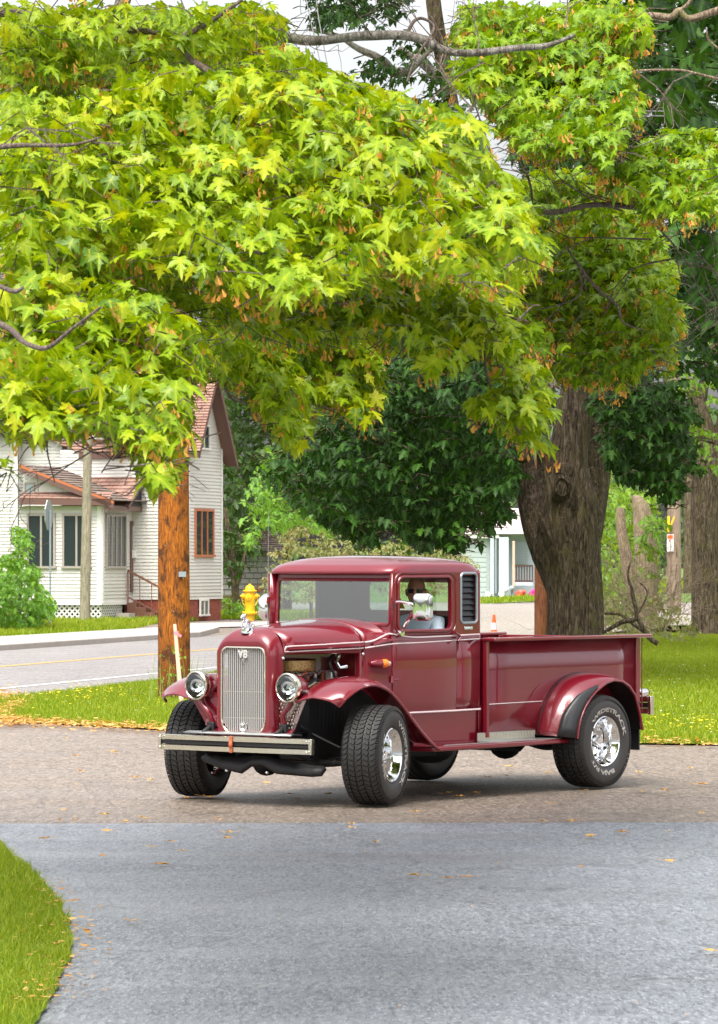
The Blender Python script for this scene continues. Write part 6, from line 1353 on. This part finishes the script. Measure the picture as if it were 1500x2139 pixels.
# light leaved tree at the right edge
tree('thick trunked tree with light green leaves at the right edge of the lawn', G(1480, 1330), [[(1484, 1336, 96, .46), (1480, 1290, 96, .40), (1476, 1180, 96, .36), (1475, 1060, 96, .36), (1478, 980, 96, .38), (1470, 900, 96, .28), (1455, 840, 96, .22), (1440, 790, 96, .14)], [(1490, 1010, 96, .3), (1515, 900, 96, .26), (1530, 780, 96, .2)], [(1472, 900, 96, .18), (1420, 850, 96, .14), (1370, 800, 96, .09)], [(1462, 860, 96, .16), (1475, 780, 96, .12), (1500, 700, 96, .08)]],
     [([(1370, 700), (1520, 640), (1520, 1010), (1450, 980), (1420, 860), (1380, 800)], 90, 99, 700, .2, dict(droop=.5)), ([(1380, 880), (1440, 900), (1440, 1010), (1390, 1000)], 92, 96, 120, .2, {})], M['leaf_light'], [[(1470, 950, 95, .07), (1430, 850, 94, .05), (1390, 800, 93, .03)]])
# thicket behind the lawn
th = tree('light green thicket with a broken mossy trunk behind the lawn', G(1340, 1318), [[(1348, 1322, 100, .26), (1347, 1200, 100, .24), (1345, 1110, 100, .26), (1340, 1060, 100, .22), (1328, 1035, 100, .10)], [(1360, 1300, 100.2, .16), (1362, 1150, 100.2, .15), (1350, 1080, 100.2, .09), (1338, 1040, 100.2, .03)], [(1330, 1260, 101, .2), (1312, 1180, 101, .17), (1300, 1120, 101, .14), (1296, 1060, 101, .1)]],
     [([(1240, 960), (1330, 900), (1386, 940), (1384, 1060), (1380, 1180), (1388, 1250), (1330, 1290), (1250, 1310), (1240, 1100)], 104, 118, 2300, .2, dict(droop=.5)), ([(1340, 1060), (1392, 1070), (1392, 1200), (1330, 1210)], 97, 99, 170, .2, {})], M['leaf_light'], name='thicket', cat_='thicket', barkm='dead_wood')
bb_ = empty('bramble', G(1320, 1335), 0, 'tangle of bare brown brambles at the foot of the big maple', 'bramble')
rel(twiggy('canes', [((random.uniform(1262, 1400), random.uniform(1270, 1335), random.uniform(80, 96)), (random.uniform(-.8, .8), random.uniform(.2, 1))) for _ in range(62)], 2, 1.3, .014, M['dead_wood'], bb_, 3))
for pts in ([(1258, 1322, 70, .03), (1300, 1300, 70, .05), (1330, 1290, 70, .045), (1322, 1240, 70, .035), (1312, 1205, 70, .02), (1318, 1170, 70, .012)], [(1330, 1290, 70, .04), (1356, 1330, 70, .05), (1375, 1345, 70, .05)], [(1262, 1280, 72, .03), (1300, 1285, 72, .03), (1345, 1320, 72, .04)], [(1330, 1290, 70, .02), (1352, 1240, 70, .015), (1335, 1215, 70, .01)]): rel(limb('cane', pts, M['bark'], bb_, 6, .03))
a_ = sprays([(1260, 1230), (1400, 1240), (1460, 1300), (1460, 1335), (1260, 1335)], 84, 98, 1100, .13, droop=.5); rel(tag(leaf_mesh('undergrowth', a_[0], a_[1], a_[2], a_[3], 'small', M['leaf_bush'], bb_, a_[4]), kind='stuff'))
# trees behind the hydrant and the house
tree('dark leafy tree behind the right end of the white house', G(500, 1284), [[(497, 1292, 130, .16), (492, 1240, 130, .13), (488, 1190, 130, .12), (480, 1130, 130, .1), (470, 1060, 130, .06)], [(492, 1230, 130, .1), (508, 1180, 130, .08), (520, 1120, 130, .05)], [(490, 1210, 130, .09), (475, 1170, 130, .07), (462, 1130, 130, .04)]],
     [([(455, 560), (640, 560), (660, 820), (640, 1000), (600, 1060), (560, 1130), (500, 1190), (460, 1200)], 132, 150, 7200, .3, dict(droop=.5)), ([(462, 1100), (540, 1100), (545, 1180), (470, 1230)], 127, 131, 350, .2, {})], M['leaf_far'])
tree('green bushy tree left of the dark maple crown', G(600, 1280), [[(600, 1285, 138, .15), (598, 1100, 136, .1)]], [([(520, 1000), (560, 940), (640, 900), (720, 1000), (700, 1130), (620, 1090), (560, 1120), (500, 1130)], 100, 112, 2100, .2, dict(droop=.5))], M['leaf_shrub'])
tree('feathery pale green bush with pinkish tips behind the cab', G(650, 1290), [[(650, 1296, 124, .06), (650, 1180, 124, .04)]], [([(545, 1255), (560, 1170), (585, 1110), (620, 1075), (655, 1058), (700, 1080), (740, 1120), (760, 1180), (760, 1255)], 119, 127, 4200, .13, dict(droop=.1)), ([(740, 1150), (850, 1120), (960, 1140), (1000, 1180), (990, 1240), (740, 1240)], 122, 128, 2300, .14, dict(droop=.1))], M['leaf_bush'], name='bush', cat_='bush', kind='small', tw=.006)
tree('low dark green plants at the foot of the shed by the hydrant', G(500, 1288), [[(480, 1292, 126, .03), (480, 1262, 126, .02)]], [([(462, 1240), (500, 1252), (570, 1246), (580, 1288), (462, 1290)], 124, 128, 1100, .14, dict(droop=.4))], M['leaf_shrub'], name='bush', cat_='bush', kind='small', tw=0)
tree('rounded green shrub at the left edge in front of the white house', G(40, 1322), [[(40, 1330, 103, .05), (42, 1240, 103, .04), (45, 1150, 103, .02)]], [([(-90, 1150), (-20, 1190), (20, 1150), (25, 1105), (45, 1092), (60, 1120), (58, 1175), (90, 1185), (96, 1230), (118, 1262), (108, 1318), (60, 1326), (-90, 1328)], 98, 106, 5200, .15, dict(droop=.6, edge=42, per=6))], M['leaf_shrub'], name='shrub', cat_='shrub', kind='mid', tw=.006)
# pale tree in front of the far roof (blossom like speckle) and trees behind the blue green house
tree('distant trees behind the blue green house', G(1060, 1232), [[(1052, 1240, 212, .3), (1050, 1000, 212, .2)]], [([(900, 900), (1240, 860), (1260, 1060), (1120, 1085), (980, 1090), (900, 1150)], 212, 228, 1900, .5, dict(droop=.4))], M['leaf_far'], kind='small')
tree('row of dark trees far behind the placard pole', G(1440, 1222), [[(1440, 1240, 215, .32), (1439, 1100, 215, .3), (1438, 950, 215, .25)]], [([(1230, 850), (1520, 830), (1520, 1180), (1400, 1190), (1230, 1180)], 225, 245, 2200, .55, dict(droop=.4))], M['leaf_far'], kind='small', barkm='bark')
ft = sprays([(-2600, 930), (4200, 900), (4200, 1190), (-2600, 1190)], 300, 340, 12000, 1.1, droop=.4)
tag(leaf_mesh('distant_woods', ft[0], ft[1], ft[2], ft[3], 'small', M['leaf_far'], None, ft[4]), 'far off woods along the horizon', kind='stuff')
# unseen trees added behind the viewer to reflect in the chrome and paint
for i, (x, y) in enumerate(((-40, -55), (-14, -75), (16, -80), (46, -50))):
    t_ = empty('maple_tree', (x, y, 0), 0, ['unseen leftmost maple added behind the viewer for reflections', 'unseen farther left maple added behind the viewer for reflections', 'unseen farther right maple added behind the viewer for reflections', 'unseen rightmost maple added behind the viewer for reflections'][i], 'tree')
    b = MB(); b.tube([(0, 0, 0), (.1, 0, 2.5), (0, .1, 5)], [.4, .3, .2], 12); b.build('trunk', M['bark'], t_)
    N_ = 1500; u_ = nrmz(rng.normal(0, 1, (N_, 3)))*(rng.uniform(.5, 1, N_)**.5)[:, None]*np.array([4.5, 4.5, 3.6])+np.array([0, 0, 6.4])
    tag(leaf_mesh('crown', u_, rng.normal(0, 1, (N_, 3)), rng.normal(0, 1, (N_, 3))+np.array([0, 0, 1]), rng.uniform(.35, .6, N_), 'small', M['leaf_shrub'], t_, rng.uniform(0, 1, N_), 1.6), kind='stuff')
# weeds at the pole foot
wd = empty('weeds', G(352, 1463), 0, 'tall yellow green weeds at the foot of the orange utility pole', 'weeds')
b = MB()
for i in range(34):
    x = random.uniform(-.28, .42); y = random.uniform(-.55, -.3); h_ = random.uniform(.2, .62); l_ = random.uniform(-.1, .1); b.tube([(x, y, 0), (x+l_*.5, y, h_*.6), (x+l_, y, h_)], [.005, .004, .002], 4)
tag(b.build('stems', mat('weed_stem', (.22, .30, .05), .7), wd), kind='stuff')
a_ = sprays([(335, 1350), (400, 1350), (410, 1450), (335, 1455)], G(352, 1463).y-.6, G(352, 1463).y-.3, 160, .06, droop=.3, per=4); o = leaf_mesh('weed_leaves', a_[0], a_[1], a_[2], a_[3]*.8, 'small', M['leaf_light'], wd, a_[4]); tag(rel(o), kind='stuff')
# overhead wires
ow = empty('overhead_wires', (0, 0, 0))
for x0, x1 in ((628, 668), (652, 680)): b = MB(); b.tube([P(x0, -60, 52), P(lerp(x0, x1, .5), 40, 52), P(x1+8, 160, 52)], .008, 5); b.build('wire', M['wire'], ow)
for y0 in (222, 232): b = MB(); b.tube([P(940, y0, 60), P(1040, y0+6, 60), P(1400, y0+10, 60)], .012, 4); b.build('wire', M['wire'], ow)
tag(ow, 'thin overhead wires against the pale sky at top centre', 'wires')
